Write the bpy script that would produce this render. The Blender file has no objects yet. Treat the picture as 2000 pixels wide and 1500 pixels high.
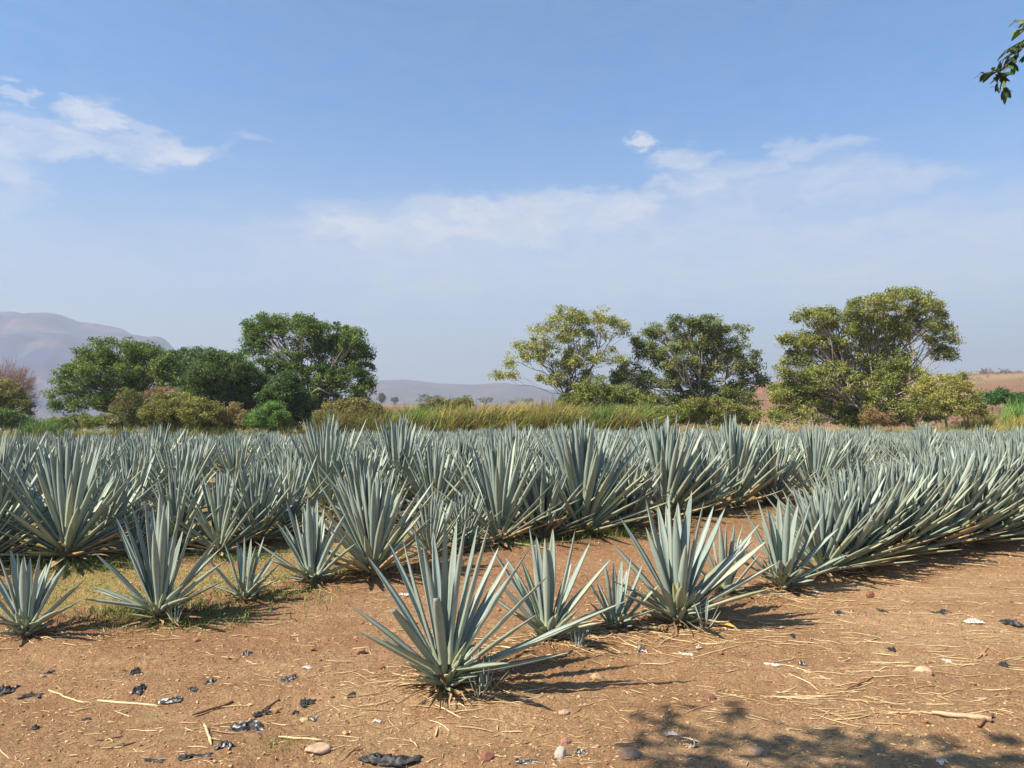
import bpy, math, random
import numpy as np
from mathutils import Vector, Matrix
R = math.radians
sc = bpy.context.scene
COL = sc.collection
# ------------------------------------------------------------------ camera
CAMH, F, HZ = 1.65, 1444.0, 815.0
PITCH = math.atan((HZ - 750) / F)
cam_d = bpy.data.cameras.new('camera'); cam = bpy.data.objects.new('camera', cam_d); COL.objects.link(cam)
cam.location = (0, 0, CAMH); cam.rotation_euler = (R(90) + PITCH, 0, 0)
cam_d.sensor_width = 36; cam_d.lens = 36 * F / 2000; cam_d.clip_start = 0.05; cam_d.clip_end = 30000
sc.camera = cam
def ray(px, py):
    c, s = math.cos(PITCH), math.sin(PITCH)
    u = 750 - py
    return (px - 1000, F * c - u * s, F * s + u * c)
def P(px, py, d):                        # point of the photo at depth y = d
    r = ray(px, py); k = d / r[1]
    return np.array([r[0] * k, d, CAMH + r[2] * k])
def G(px, py, z=0.0):                    # point of the photo on the ground plane z
    r = ray(px, py); k = (z - CAMH) / r[2]
    return np.array([r[0] * k, r[1] * k, z])
# ------------------------------------------------------------------ light
SUN_EL, SUN_AZ = 47.0, 30.0              # azimuth: degrees from -X toward -Y (light travels to +X and a little away)
sv = Vector((-math.cos(R(SUN_AZ)) * math.cos(R(SUN_EL)), -math.sin(R(SUN_AZ)) * math.cos(R(SUN_EL)), math.sin(R(SUN_EL))))
sl = bpy.data.lights.new('sun', 'SUN'); sl.energy = 5.0; sl.angle = R(0.53); sl.color = (1.0, 0.90, 0.76)
so = bpy.data.objects.new('sun', sl); COL.objects.link(so); so.rotation_euler = sv.to_track_quat('Z', 'Y').to_euler()
sc.view_settings.view_transform = 'Standard'; sc.view_settings.look = 'None'
sc.view_settings.exposure = 1.12; sc.view_settings.gamma = 1.0
sc.render.engine = 'CYCLES'
sc.cycles.max_bounces = 6; sc.cycles.diffuse_bounces = 3; sc.cycles.volume_bounces = 0
sc.cycles.transparent_max_bounces = 8; sc.cycles.use_denoising = True
W_ = bpy.data.worlds.new('World'); sc.world = W_; W_.use_nodes = True
nt = W_.node_tree; nt.nodes.clear(); N = nt.nodes.new; L = nt.links.new
def math_n(op, a=None, b=None, c=None, clamp=False):
    n = N('ShaderNodeMath'); n.operation = op; n.use_clamp = clamp
    for i, v in enumerate((a, b, c)):
        if v is None: continue
        if isinstance(v, (int, float)): n.inputs[i].default_value = v
        else: L(v, n.inputs[i])
    return n.outputs[0]
out = N('ShaderNodeOutputWorld'); bg = N('ShaderNodeBackground')
sky = N('ShaderNodeTexSky'); sky.sky_type = 'NISHITA'; sky.sun_disc = False
sky.sun_elevation = R(SUN_EL); sky.sun_rotation = math.atan2(sv.x, sv.y)
sky.altitude = 1200; sky.air_density = 1.0; sky.dust_density = 1.2; sky.ozone_density = 1.5
tc = N('ShaderNodeTexCoord'); sep = N('ShaderNodeSeparateXYZ'); L(tc.outputs['Generated'], sep.inputs[0])
az = math_n('ARCTAN2', sep.outputs[0], sep.outputs[1]); el = math_n('ARCSINE', sep.outputs[2])
cmb = N('ShaderNodeCombineXYZ'); L(az, cmb.inputs[0]); L(el, cmb.inputs[1])
# slow warp of the cloud coordinates
def noise(vec, scale, detail=6, rough=.55, dist=0.0):
    n = N('ShaderNodeTexNoise'); n.inputs['Scale'].default_value = scale; n.inputs['Detail'].default_value = detail
    n.inputs['Roughness'].default_value = rough; n.inputs['Distortion'].default_value = dist; L(vec, n.inputs['Vector']); return n
mp = N('ShaderNodeMapping'); mp.inputs['Scale'].default_value = (1, 2.2, 1); L(cmb.outputs[0], mp.inputs[0])
wn = noise(mp.outputs[0], 10, 10, .66)
w1 = N('ShaderNodeVectorMath'); w1.operation = 'SUBTRACT'; L(wn.outputs['Color'], w1.inputs[0]); w1.inputs[1].default_value = (.5, .5, .5)
w2 = N('ShaderNodeVectorMath'); w2.operation = 'MULTIPLY'; L(w1.outputs[0], w2.inputs[0]); w2.inputs[1].default_value = (.24, .085, 0)
w3 = N('ShaderNodeVectorMath'); w3.operation = 'ADD'; L(w2.outputs[0], w3.inputs[0]); L(cmb.outputs[0], w3.inputs[1])
CLOUDS = [  # px, py, rx, ry, amount
 (0, 178, 40, 26, .55), (165, 222, 90, 30, .75), (60, 245, 90, 26, .5), (140, 262, 75, 20, .6), (20, 285, 120, 34, .6), (140, 290, 190, 24, .6),
 (320, 290, 130, 26, .75), (240, 262, 40, 16, .5), (465, 268, 70, 16, .35), (0, 335, 130, 40, .6), (0, 400, 80, 40, .28),
 (1240, 275, 50, 17, .6), (1330, 312, 110, 20, .5), (1370, 355, 110, 24, .5), (1450, 335, 150, 28, .45), (1580, 300, 110, 22, .45), (1568, 275, 45, 14, .3),
 (1680, 365, 240, 42, .42), (1500, 370, 260, 40, .38), (930, 412, 120, 30, .66), (1190, 402, 160, 32, .62), (760, 452, 240, 40, .60), (1000, 438, 370, 54, .60), (1250, 440, 340, 60, .42),
 (1980, 430, 70, 26, .3), (1120, 500, 800, 100, .42), (1750, 500, 620, 110, .45), (820, 562, 60, 18, .34), (740, 590, 60, 16, .25), (500, 530, 120, 22, .22), (1850, 600, 260, 50, .2), (200, 500, 500, 60, .18)]
cm = None
for (px, py, rx, ry, am) in CLOUDS:
    r = ray(px, py); ln = math.sqrt(sum(c * c for c in r))
    a0, e0 = math.atan2(r[0], r[1]), math.asin(r[2] / ln); k = math.cos(a0)
    s = N('ShaderNodeVectorMath'); s.operation = 'SUBTRACT'; L(w3.outputs[0], s.inputs[0]); s.inputs[1].default_value = (a0, e0, 0)
    m = N('ShaderNodeVectorMath'); m.operation = 'MULTIPLY'; L(s.outputs[0], m.inputs[0])
    m.inputs[1].default_value = (F / (rx * 1.35) / (k * k), F / (ry * 1.45) / k, 0)
    le = N('ShaderNodeVectorMath'); le.operation = 'LENGTH'; L(m.outputs[0], le.inputs[0])
    mr = N('ShaderNodeMapRange'); mr.interpolation_type = 'SMOOTHSTEP'; L(le.outputs['Value'], mr.inputs[0])
    mr.inputs[1].default_value = 1.0; mr.inputs[2].default_value = .28; mr.inputs[3].default_value = 0; mr.inputs[4].default_value = min(.95, am * (1.0 if px < 500 and py < 380 else 1.3))
    cm = mr.outputs[0] if cm is None else math_n('SMOOTH_MAX', cm, mr.outputs[0], .12)
mp2 = N('ShaderNodeMapping'); mp2.inputs['Scale'].default_value = (1, 3.4, 1); L(w3.outputs[0], mp2.inputs[0])
wisp = noise(mp2.outputs[0], 16, 12, .68)
wm = N('ShaderNodeMapRange'); L(wisp.outputs['Fac'], wm.inputs[0]); wm.inputs[1].default_value = .25; wm.inputs[2].default_value = .75
wm.inputs[3].default_value = .35; wm.inputs[4].default_value = 1.3
cm = math_n('MULTIPLY', cm, wm.outputs[0], clamp=True)
def mixc(fac, a, b):
    n = N('ShaderNodeMix'); n.data_type = 'RGBA'
    for s, v in ((n.inputs[0], fac), (n.inputs[6], a), (n.inputs[7], b)):
        if isinstance(v, tuple): s.default_value = v + (1,) if len(v) == 3 else v
        elif isinstance(v, (int, float)): s.default_value = v
        else: L(v, s)
    return n.outputs[2]
tint = N('ShaderNodeMix'); tint.data_type = 'RGBA'; tint.blend_type = 'MULTIPLY'; tint.inputs[0].default_value = 1
L(sky.outputs[0], tint.inputs[6]); tint.inputs[7].default_value = (.40, 1.04, 1.42, 1)
SKYK = 0.071
hz = N('ShaderNodeMapRange'); hz.interpolation_type = 'SMOOTHSTEP'; L(el, hz.inputs[0])
hz.inputs[1].default_value = .42; hz.inputs[2].default_value = .0; hz.inputs[3].default_value = 0; hz.inputs[4].default_value = .88
HZC = tuple(v / SKYK for v in (.290, .308, .330))
c1 = mixc(hz.outputs[0], tint.outputs[2], HZC)
c2 = mixc(cm, c1, tuple(v / SKYK for v in (.400, .408, .430)))
L(c2, bg.inputs[0]); bg.inputs[1].default_value = SKYK; L(bg.outputs[0], out.inputs[0])
# ------------------------------------------------------------------ helpers
def tag(o, label=None, cat=None, group=None, kind=None):
    if label: o['label'] = label
    if cat: o['category'] = cat
    if group: o['group'] = group
    if kind: o['kind'] = kind
    return o
def empty(name, loc):
    o = bpy.data.objects.new(name, None); COL.objects.link(o); o.location = loc; o.empty_display_size = .1; return o
class MB:                                # numpy mesh builder with one colour attribute
    def __init__(s): s.V = []; s.Q = []; s.T = []; s.C = []; s.n = 0
    def add(s, v, q=None, t=None, c=None):
        v = np.asarray(v, float).reshape(-1, 3)
        s.V.append(v)
        if q is not None and len(q): s.Q.append(np.asarray(q, np.int64).reshape(-1, 4) + s.n)
        if t is not None and len(t): s.T.append(np.asarray(t, np.int64).reshape(-1, 3) + s.n)
        if c is None: c = np.zeros((len(v), 4))
        c = np.asarray(c, float)
        if c.ndim == 1: c = np.tile(c, (len(v), 1))
        s.C.append(c); s.n += len(v)
    def mesh(s, name, mat, smooth=True):
        V = np.concatenate(s.V); C = np.concatenate(s.C)
        Q = np.concatenate(s.Q) if s.Q else np.zeros((0, 4), np.int64)
        T = np.concatenate(s.T) if s.T else np.zeros((0, 3), np.int64)
        me = bpy.data.meshes.new(name)
        me.vertices.add(len(V)); me.vertices.foreach_set('co', V.astype(np.float32).ravel())
        nl = len(Q) * 4 + len(T) * 3
        me.loops.add(nl); me.loops.foreach_set('vertex_index', np.concatenate([Q.ravel(), T.ravel()]).astype(np.int32))
        me.polygons.add(len(Q) + len(T))
        st = np.concatenate([np.arange(len(Q)) * 4, len(Q) * 4 + np.arange(len(T)) * 3]).astype(np.int32)
        me.polygons.foreach_set('loop_start', st)
        me.update(calc_edges=True)
        me.polygons.foreach_set('use_smooth', np.full(len(Q) + len(T), smooth))
        a = me.color_attributes.new('vc', 'FLOAT_COLOR', 'POINT'); a.data.foreach_set('color', C.astype(np.float32).ravel())
        me.materials.append(mat); me.update(); return me
    def build(s, name, mat, parent=None, smooth=True, loc=None):
        o = bpy.data.objects.new(name, s.mesh(name, mat, smooth)); COL.objects.link(o)
        if parent is not None: o.parent = parent
        if loc is not None: o.location = loc
        return o
_perm = np.random.RandomState(3).permutation(4096)
_gr = np.random.RandomState(4).uniform(0, 2 * np.pi, 4096)
def perlin(x, y, seed=0):
    x = np.asarray(x, float) + seed * 17.31; y = np.asarray(y, float) - seed * 9.77
    xi = np.floor(x).astype(np.int64); yi = np.floor(y).astype(np.int64); fx = x - xi; fy = y - yi
    def g(ix, iy, dx, dy):
        h = _gr[_perm[(_perm[ix & 4095] + iy) & 4095]]; return np.cos(h) * dx + np.sin(h) * dy
    u = fx * fx * fx * (fx * (fx * 6 - 15) + 10); v = fy * fy * fy * (fy * (fy * 6 - 15) + 10)
    a = g(xi, yi, fx, fy); b = g(xi + 1, yi, fx - 1, fy); c = g(xi, yi + 1, fx, fy - 1); d = g(xi + 1, yi + 1, fx - 1, fy - 1)
    return (a + (b - a) * u) * (1 - v) + (c + (d - c) * u) * v
def fbm(x, y, o=4, seed=0, rough=.5):
    t = 0; a = 1; s = 0
    for i in range(o): t = t + a * perlin(x * 2 ** i, y * 2 ** i, seed + i * 3); s += a; a *= rough
    return t / s
def sst(a, b, x): t = np.clip((x - a) / (b - a), 0, 1); return t * t * (3 - 2 * t)
# ------------------------------------------------------------------ materials
def pmat(name, rough=.8, spec=.3):
    m = bpy.data.materials.new(name); m.use_nodes = True; t = m.node_tree; b = t.nodes['Principled BSDF']
    b.inputs['Roughness'].default_value = rough; b.inputs['Specular IOR Level'].default_value = spec
    return m, t, b
def att(t): n = t.nodes.new('ShaderNodeVertexColor'); n.layer_name = 'vc'; return n
def ramp(t, fac, stops):
    n = t.nodes.new('ShaderNodeValToRGB'); cr = n.color_ramp
    while len(cr.elements) < len(stops): cr.elements.new(.5)
    for e, (p, c) in zip(cr.elements, stops): e.position = p; e.color = tuple(c) + (1,)
    t.links.new(fac, n.inputs[0]); return n.outputs[0]
def tnoise(t, scale, detail=4, rough=.55, coord='Object', sc3=None):
    tcn = t.nodes.new('ShaderNodeTexCoord'); v = tcn.outputs[coord]
    if sc3: mpn = t.nodes.new('ShaderNodeMapping'); mpn.inputs['Scale'].default_value = sc3; t.links.new(v, mpn.inputs[0]); v = mpn.outputs[0]
    n = t.nodes.new('ShaderNodeTexNoise'); n.inputs['Scale'].default_value = scale; n.inputs['Detail'].default_value = detail
    n.inputs['Roughness'].default_value = rough; t.links.new(v, n.inputs['Vector']); return n.outputs['Fac']
def mx(t, fac, a, b, blend='MIX'):
    n = t.nodes.new('ShaderNodeMix'); n.data_type = 'RGBA'; n.blend_type = blend
    for s, v in ((n.inputs[0], fac), (n.inputs[6], a), (n.inputs[7], b)):
        if isinstance(v, tuple): s.default_value = v + (1,)
        elif isinstance(v, (int, float)): s.default_value = v
        else: t.links.new(v, s)
    return n.outputs[2]
def mr_(t, v, a, b, c, d):
    n = t.nodes.new('ShaderNodeMapRange'); t.links.new(v, n.inputs[0])
    for i, k in enumerate((a, b, c, d)): n.inputs[1 + i].default_value = k
    return n.outputs[0]
def bump(t, b, h, strength, dist):
    n = t.nodes.new('ShaderNodeBump'); n.inputs['Strength'].default_value = strength; n.inputs['Distance'].default_value = dist
    t.links.new(h, n.inputs['Height']); t.links.new(n.outputs[0], b.inputs['Normal'])
def vc_mat(name, rough=.85, spec=.2, nscale=8, lo=.75, hi=1.25, bmp=None, trans=0.0, detail=5):
    m, t, b = pmat(name, rough, spec); a = att(t)
    nz = tnoise(t, nscale, detail); g = mr_(t, nz, .3, .7, lo, hi)
    cn = t.nodes.new('ShaderNodeCombineColor')
    for i in range(3): t.links.new(g, cn.inputs[i])
    c = mx(t, 1.0, a.outputs[0], cn.outputs[0], 'MULTIPLY'); t.links.new(c, b.inputs['Base Color'])
    if bmp: bump(t, b, nz, bmp[0], bmp[1])
    if trans:
        tr = t.nodes.new('ShaderNodeBsdfTranslucent'); t.links.new(c, tr.inputs[0])
        ms = t.nodes.new('ShaderNodeMixShader'); ms.inputs[0].default_value = trans
        t.links.new(b.outputs[0], ms.inputs[1]); t.links.new(tr.outputs[0], ms.inputs[2])
        t.links.new(ms.outputs[0], t.nodes['Material Output'].inputs[0])
    return m
# agave leaf: vc.r = random per leaf, g = place along the leaf, b = age
M_AG, t, b = pmat('agave_leaf', .46, .4); a = att(t); sp = t.nodes.new('ShaderNodeSeparateColor'); t.links.new(a.outputs[0], sp.inputs[0])
young = ramp(t, sp.outputs[0], [(0, (.20, .255, .240)), (.5, (.27, .33, .29)), (1, (.345, .395, .325))])
old = ramp(t, sp.outputs[0], [(0, (.24, .285, .17)), (.55, (.33, .36, .195)), (.86, (.40, .41, .20)), (1, (.50, .47, .19))])
nz = tnoise(t, 14, 6, .65); nage = t.nodes.new('ShaderNodeMath'); nage.operation = 'MULTIPLY_ADD'
t.links.new(mr_(t, nz, .3, .7, -.25, .25), nage.inputs[0]); nage.inputs[1].default_value = 1; t.links.new(sp.outputs[2], nage.inputs[2]); nage.use_clamp = True
c = mx(t, nage.outputs[0], young, old)
nz2 = tnoise(t, 60, 5, .6, sc3=(1, 1, .12)); c = mx(t, mr_(t, nz2, .3, .7, 0, .35), c, (.13, .16, .10))
c = mx(t, mr_(t, tnoise(t, 5, 3), .4, .7, 0, .45), c, (.30, .38, .33))
c = mx(t, mr_(t, a.outputs['Alpha'], .35, .0, 0, .55), c, (.14, .10, .06))      # thin brown toothed margin
c = mx(t, mr_(t, tnoise(t, 22, 7, .7), .64, .70, 0, .7), c, (.30, .24, .15))   # scars
c = mx(t, mr_(t, sp.outputs[1], .0, .13, .75, 0), c, (.36, .38, .22))        # pale fleshy foot of the leaf
c = mx(t, mr_(t, sp.outputs[1], .955, .985, 0, 1), c, (.05, .03, .02))       # the dark end spine
c = mx(t, mr_(t, sp.outputs[2], 1.2, 1.5, 0, 1), c, ramp(t, nz, [(.35, (.22, .14, .07)), (.6, (.50, .39, .22))]))   # dead lower leaves
t.links.new(c, b.inputs['Base Color']); bump(t, b, nz2, .25, .004)
M_DRY, t, b = pmat('agave_dry_leaf', .85, .15); a = att(t); sp = t.nodes.new('ShaderNodeSeparateColor'); t.links.new(a.outputs[0], sp.inputs[0])
c = ramp(t, sp.outputs[0], [(0, (.10, .055, .03)), (.4, (.22, .13, .07)), (.75, (.40, .27, .14)), (1, (.50, .38, .22))])
c = mx(t, mr_(t, tnoise(t, 30, 5), .35, .7, 0, .6), c, (.09, .05, .03)); t.links.new(c, b.inputs['Base Color'])
M_GROUND, t, b = pmat('dirt', .95, .1); a = att(t)
n1 = tnoise(t, 9, 8, .65); n2 = tnoise(t, 75, 8, .75); n3 = tnoise(t, 2.2, 5, .6)
c = mx(t, mr_(t, n1, .35, .68, 0, .55), a.outputs[0], mx(t, 1.0, a.outputs[0], (.66, .58, .52), 'MULTIPLY'))
n4 = tnoise(t, 190, 4, .7)
c = mx(t, mr_(t, n2, .51, .62, 0, .9), c, mx(t, 1.0, c, (1.55, 1.52, 1.38), 'MULTIPLY'))
c = mx(t, mr_(t, n4, .52, .66, 0, .7), c, mx(t, 1.0, c, (1.5, 1.5, 1.42), 'MULTIPLY'))
c = mx(t, mr_(t, n4, .48, .36, 0, .7), c, mx(t, 1.0, c, (.6, .56, .5), 'MULTIPLY'))
c = mx(t, mr_(t, n2, .48, .38, 0, .85), c, mx(t, 1.0, c, (.60, .54, .50), 'MULTIPLY'))
c = mx(t, mr_(t, n3, .4, .65, 0, .35), c, mx(t, 1.0, c, (1.15, 1.18, 1.2), 'MULTIPLY'))
t.links.new(c, b.inputs['Base Color'])
ad = t.nodes.new('ShaderNodeMath'); ad.operation = 'MULTIPLY_ADD'; t.links.new(n2, ad.inputs[0]); ad.inputs[1].default_value = .5; t.links.new(n1, ad.inputs[2])
bump(t, b, ad.outputs[0], 1.0, .05)
M_BARK = vc_mat('bark', .9, .15, 6, .5, 1.1, (.5, .03))
M_LEAF = vc_mat('tree_leaves', .5, .35, 1.2, .8, 1.3, None, .34)
M_GRASS = vc_mat('grass_blades', .7, .2, 2.0, .8, 1.2, None, .2)
M_STRAW = vc_mat('straw', .75, .25, 30, .75, 1.2)
M_STONE = vc_mat('stone', .9, .2, 40, .7, 1.25, (.5, .006))
M_PLAST, t, b = pmat('black_plastic', .62, .35); a = att(t)
nz = tnoise(t, 28, 6, .7); c = mx(t, mr_(t, nz, .5, .66, 0, .55), a.outputs[0], (.22, .19, .17)); t.links.new(c, b.inputs['Base Color'])
bump(t, b, tnoise(t, 60, 4), .6, .006)
M_HILL = vc_mat('hillside', .95, .05, .012, .75, 1.2, None, 0, 8)
# ------------------------------------------------------------------ field layout
RA = R(41.0); RD = np.array([math.cos(RA), math.sin(RA)]); RN = np.array([-math.sin(RA), math.cos(RA)]); R0 = G(870, 1348)[:2]
def rowcoord(x, y):
    dx = x - R0[0]; dy = y - R0[1]; return dx * RD[0] + dy * RD[1], dx * RN[0] + dy * RN[1]
FAR = 70.0
def field_mask(x, y):                    # 1 inside the planted field
    s, p = rowcoord(x, y); m = sst(-.6, .1, p) * (1 - sst(FAR, FAR + 2, y))
    lim = np.where(p < 2.2, -.35, -3.9 + 0 * p)
    return m * sst(-.5, .3, s + (p * .55))
def base_h(x, y):                        # large form of the land
    r = np.hypot(x, y); a = np.arctan2(x, np.maximum(y, 1e-3))
    h = -.70 * sst(14, 70, r) - .6 * sst(.05, -.6, a) * sst(20, 75, r)
    # land beyond the trees: valley on the left, rising plain in the middle, brown hill on the right
    mid = sst(-.33, -.18, a) * (1 - sst(.30, .46, a)); right = sst(.20, .46, a)
    up = np.clip(r - 130, 0, None)
    h = h + mid * (17 * sst(130, 900, r) + 6 * sst(900, 2400, r))
    h = h + right * (40 * sst(130, 820, r) + 16 * sst(600, 1500, r) + 30*sst(1500,3500,r) + 7 * fbm(x / 260, y / 260, 4, 5) * sst(200, 800, r))
    h = h - (1 - sst(-.33, -.2, a)) * (26 * sst(110, 700, r))
    h = h + 2.2 * fbm(x / 180, y / 180, 3, 8) * sst(200, 900, r)
    back = sst(.6, -.3, np.cos(np.arctan2(x, y))); return h * (1 - back) if np.ndim(h) else h * (1 - back)
def row_h(x, y):
    s, p = rowcoord(x, y); m = field_mask(x, y)
    q = np.abs((p + 1.5) % 3 - 1.5); ridge = np.exp(-(q / .42) ** 2) * .055
    return m * ridge * (1 - sst(30, 45, y))
def land(x, y): return base_h(x, y) + row_h(x, y) + .022 * fbm(x / 1.3, y / 1.3, 2, 2)
def gz(x, y): return float(land(np.array([float(x)]), np.array([float(y)]))[0])
# ------------------------------------------------------------------ ground sheet
azf = np.arange(-41, 41.01, .125); azc1 = np.arange(41.8, 180, 2.2); azl = np.concatenate([-azc1[::-1], azf, azc1])
rr = [.15, .6, 1.2, 1.8, 2.4, 2.8]
while rr[-1] < 13: rr.append(rr[-1] * 1.0042)
while rr[-1] < 45: rr.append(rr[-1] * 1.012)
while rr[-1] < 7000: rr.append(rr[-1] * 1.028)
rr = np.array(rr); AZ, RR = np.meshgrid(np.radians(azl), rr); X = RR * np.sin(AZ); Y = RR * np.cos(AZ)
ca = np.arctan2(X, Y)
near = 1 - sst(16, 30, RR)
fm = field_mask(X, Y); s_, p_ = rowcoord(X, Y)
q_ = np.abs((p_ + 1.5) % 3 - 1.5)
rowline = np.exp(-(q_ / .5) ** 2) * fm
rough = .35 + .65 * sst(-.25, .35, fbm(X / 1.1, Y / 1.1, 3, 21)) + .9 * rowline
cl = fbm(X / .11, Y / .11, 4, 31, .62); cl2 = np.abs(fbm(X / .33, Y / .33, 3, 37)); cr_ = fbm(X / .045, Y / .045, 2, 41)
Z = land(X, Y) + near * rough * (.030 * np.clip(cl, -.5, .5) + .022 * (cl2 - .15) + .015 * cr_)
tyre = near * (1-sst(5.5,7.0,Y)) * .018 * np.sin(Y * 9 + X * .8 + fbm(X, Y, 2, 77) * 5) * (1 - fm); Z = Z + tyre
dirt = np.array([.375, .225, .120]); light = np.array([.49, .325, .185]); red = np.array([.29, .155, .082]); strawc = np.array([.42, .31, .155])
def mixv(a, b, f): return a * (1 - f[..., None]) + b * f[..., None]
C = np.ones(X.shape + (3,)) * dirt
C = mixv(C, light, sst(-.12, .3, fbm(X / 2.2, Y / 1.1, 4, 51)) * .8)
C = mixv(C, red, sst(.0, .4, fbm(X / .7, Y / .45, 4, 53)) * .55)
C = mixv(C, red, sst(.2, 1., fm) * .45)
C = mixv(C, strawc, sst(.08, .30, fbm(X / .22, Y / .07, 4, 57)) * .55 * (1 - fm * .5))
C = mixv(C, red * .75, rowline * .55)
C = mixv(C, np.array([.20, .10, .055]), sst(.22, .42, cl) * .25)
# dry short turf between the rows on the left
turf = fm * sst(.55, .9, q_) * (sst(2.6, 3.2, p_) * (1 - sst(-.2, 1.2, X + .25 * (Y - 7)))) * sst(-.25, .1, fbm(X / .8, Y / .8, 3, 61) + .12)
turf = np.clip(turf + .6*fm * sst(9, 14, Y) * sst(-.1,.2,fbm(X / 2, Y / 2, 3, 63)), 0, 1)
turf = turf * (.35 + .65 * sst(-.22, .1, fbm(X / .28, Y / .2, 4, 66)))
C = mixv(C, np.array([.34, .28, .10]), turf * .8)
C = mixv(C, np.array([.17, .19, .05]), turf * sst(.0, .3, fbm(X / .35, Y / .35, 3, 67)) * .6)
# beyond the field
be = sst(FAR, FAR + 3, Y) * (Y > 0)
C = mixv(C, np.array([.22, .21, .07]), be)
mead = be * sst(100, 135, RR)
plain = np.array([.20, .11, .065]); C = mixv(C, plain, mead)
n_ = fbm(X / 90, Y / 260, 4, 71); C = mixv(C, np.array([.30, .20, .11]), mead * sst(.02, .22, n_))
C = mixv(C, np.array([.17, .12, .07]), mead * sst(.05, .3, fbm(X / 40, Y / 120, 4, 73)) * .7)
rt = sst(.2, .35, ca) * sst(400, 560, RR); C = mixv(C, np.array([.27, .21, .13]), rt * sst(-.1, .1, fbm(X / 150, Y / 150, 4, 75)) * .8)
lf = (1 - sst(-.36, -.24, ca)) * sst(150, 300, RR) * (Y > 0); C = mixv(C, np.array([.26, .22, .14]), lf)
mb = MB(); nr, na = X.shape
idx = np.arange(nr * na).reshape(nr, na); j = np.arange(na); jn = (j + 1) % na
q = np.stack([idx[:-1][:, j], idx[:-1][:, jn], idx[1:][:, jn], idx[1:][:, j]], -1).reshape(-1, 4)[:, ::-1]
mb.add(np.stack([X, Y, Z], -1), q, None, np.concatenate([C, np.ones(X.shape + (1,))], -1).reshape(-1, 4))
mb.add([(0, 0, gz(0, .01))], None, None, (.4, .24, .13, 1)); cidx = nr * na
mb.T.append(np.stack([np.full(na, cidx), idx[0][jn], idx[0][j]], -1))
ground = tag(mb.build('ground', M_GROUND), kind='structure')
# ------------------------------------------------------------------ distant mountain and hills
def ridge(name, prof, dist, depth, seed, cols, rough_amp, texs, zbase=-60):
    pts = sorted(prof); xs = np.linspace(pts[0][0], pts[-1][0], 260)
    ys = np.interp(xs, [p[0] for p in pts], [p[1] for p in pts]); V = 46; rowsV = []; rowsC = []
    for i in range(V):
        t_ = i / (V - 1)                       # 0 = foot toward us, .5 = crest, 1 = far foot
        k = 1 - abs(t_ - .55) / (.55 if t_ < .55 else .45)
        d = dist + (t_ - .55) * depth
        x = (xs - 1000) / F * (dist + (t_ - .55) * depth * .3); hc = (HZ - ys) / F * dist + CAMH
        prof_k = k ** .9 * (1 + .0 * x)
        # step of cliffs under the crest
        prof_k = np.where(k > .72, .84 + (k - .72) * .57, prof_k * 1.13)
        prof_k = np.clip(prof_k, 0, 1)
        z = zbase + (hc - zbase) * prof_k + rough_amp * fbm(x / texs, np.full_like(x, d) / texs, 5, seed) * (.3 + .7 * (1 - k)) * (k > 0) * (k < .995) * 1.6
        z = z + rough_amp * .2 * (.5 - np.abs(fbm(x / texs * 2.2, np.full_like(x, d) / texs * .8, 4, seed + 7)) * 2) * (1 - k) * (k > 0)
        z = z + rough_amp * .05 * fbm(x / texs * 6, np.full_like(x, d) / texs * 6, 3, seed + 9)
        n = fbm(x / texs * 1.3, np.full_like(x, d) / texs * 2.6, 4, seed + 4); n2 = fbm(x / texs * 5, np.full_like(x, d) / texs * 5, 3, seed + 5)
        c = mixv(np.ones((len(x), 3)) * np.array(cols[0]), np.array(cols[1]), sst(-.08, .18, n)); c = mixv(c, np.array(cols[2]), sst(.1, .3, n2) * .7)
        rowsV.append(np.stack([x, np.full_like(x, d), z], -1)); rowsC.append(np.concatenate([c, np.ones((len(x), 1))], -1))
    m = MB(); nx = len(xs); idx = np.arange(V * nx).reshape(V, nx)
    q = np.stack([idx[:-1, :-1], idx[:-1, 1:], idx[1:, 1:], idx[1:, :-1]], -1).reshape(-1, 4)
    m.add(np.concatenate(rowsV), q, None, np.concatenate(rowsC)); return tag(m.build(name, M_HILL), kind='structure')
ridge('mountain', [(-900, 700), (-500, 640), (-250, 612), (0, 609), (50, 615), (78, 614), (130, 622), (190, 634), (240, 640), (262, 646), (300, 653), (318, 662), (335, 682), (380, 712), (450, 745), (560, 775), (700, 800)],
      3600, 2200, 11, [(.030, .042, .105), (.16, .11, .13), (.012, .018, .035)], 150, 330, -40)  # mountain colours carry painted-in blue of distance haze, beyond what the volume gives
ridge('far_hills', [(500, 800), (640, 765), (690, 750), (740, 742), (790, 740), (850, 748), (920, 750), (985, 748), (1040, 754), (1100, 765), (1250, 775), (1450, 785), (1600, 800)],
      4300, 1500, 12, [(.08, .07, .08), (.13, .10, .09), (.04, .04, .045)], 30, 300, -10)
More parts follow.
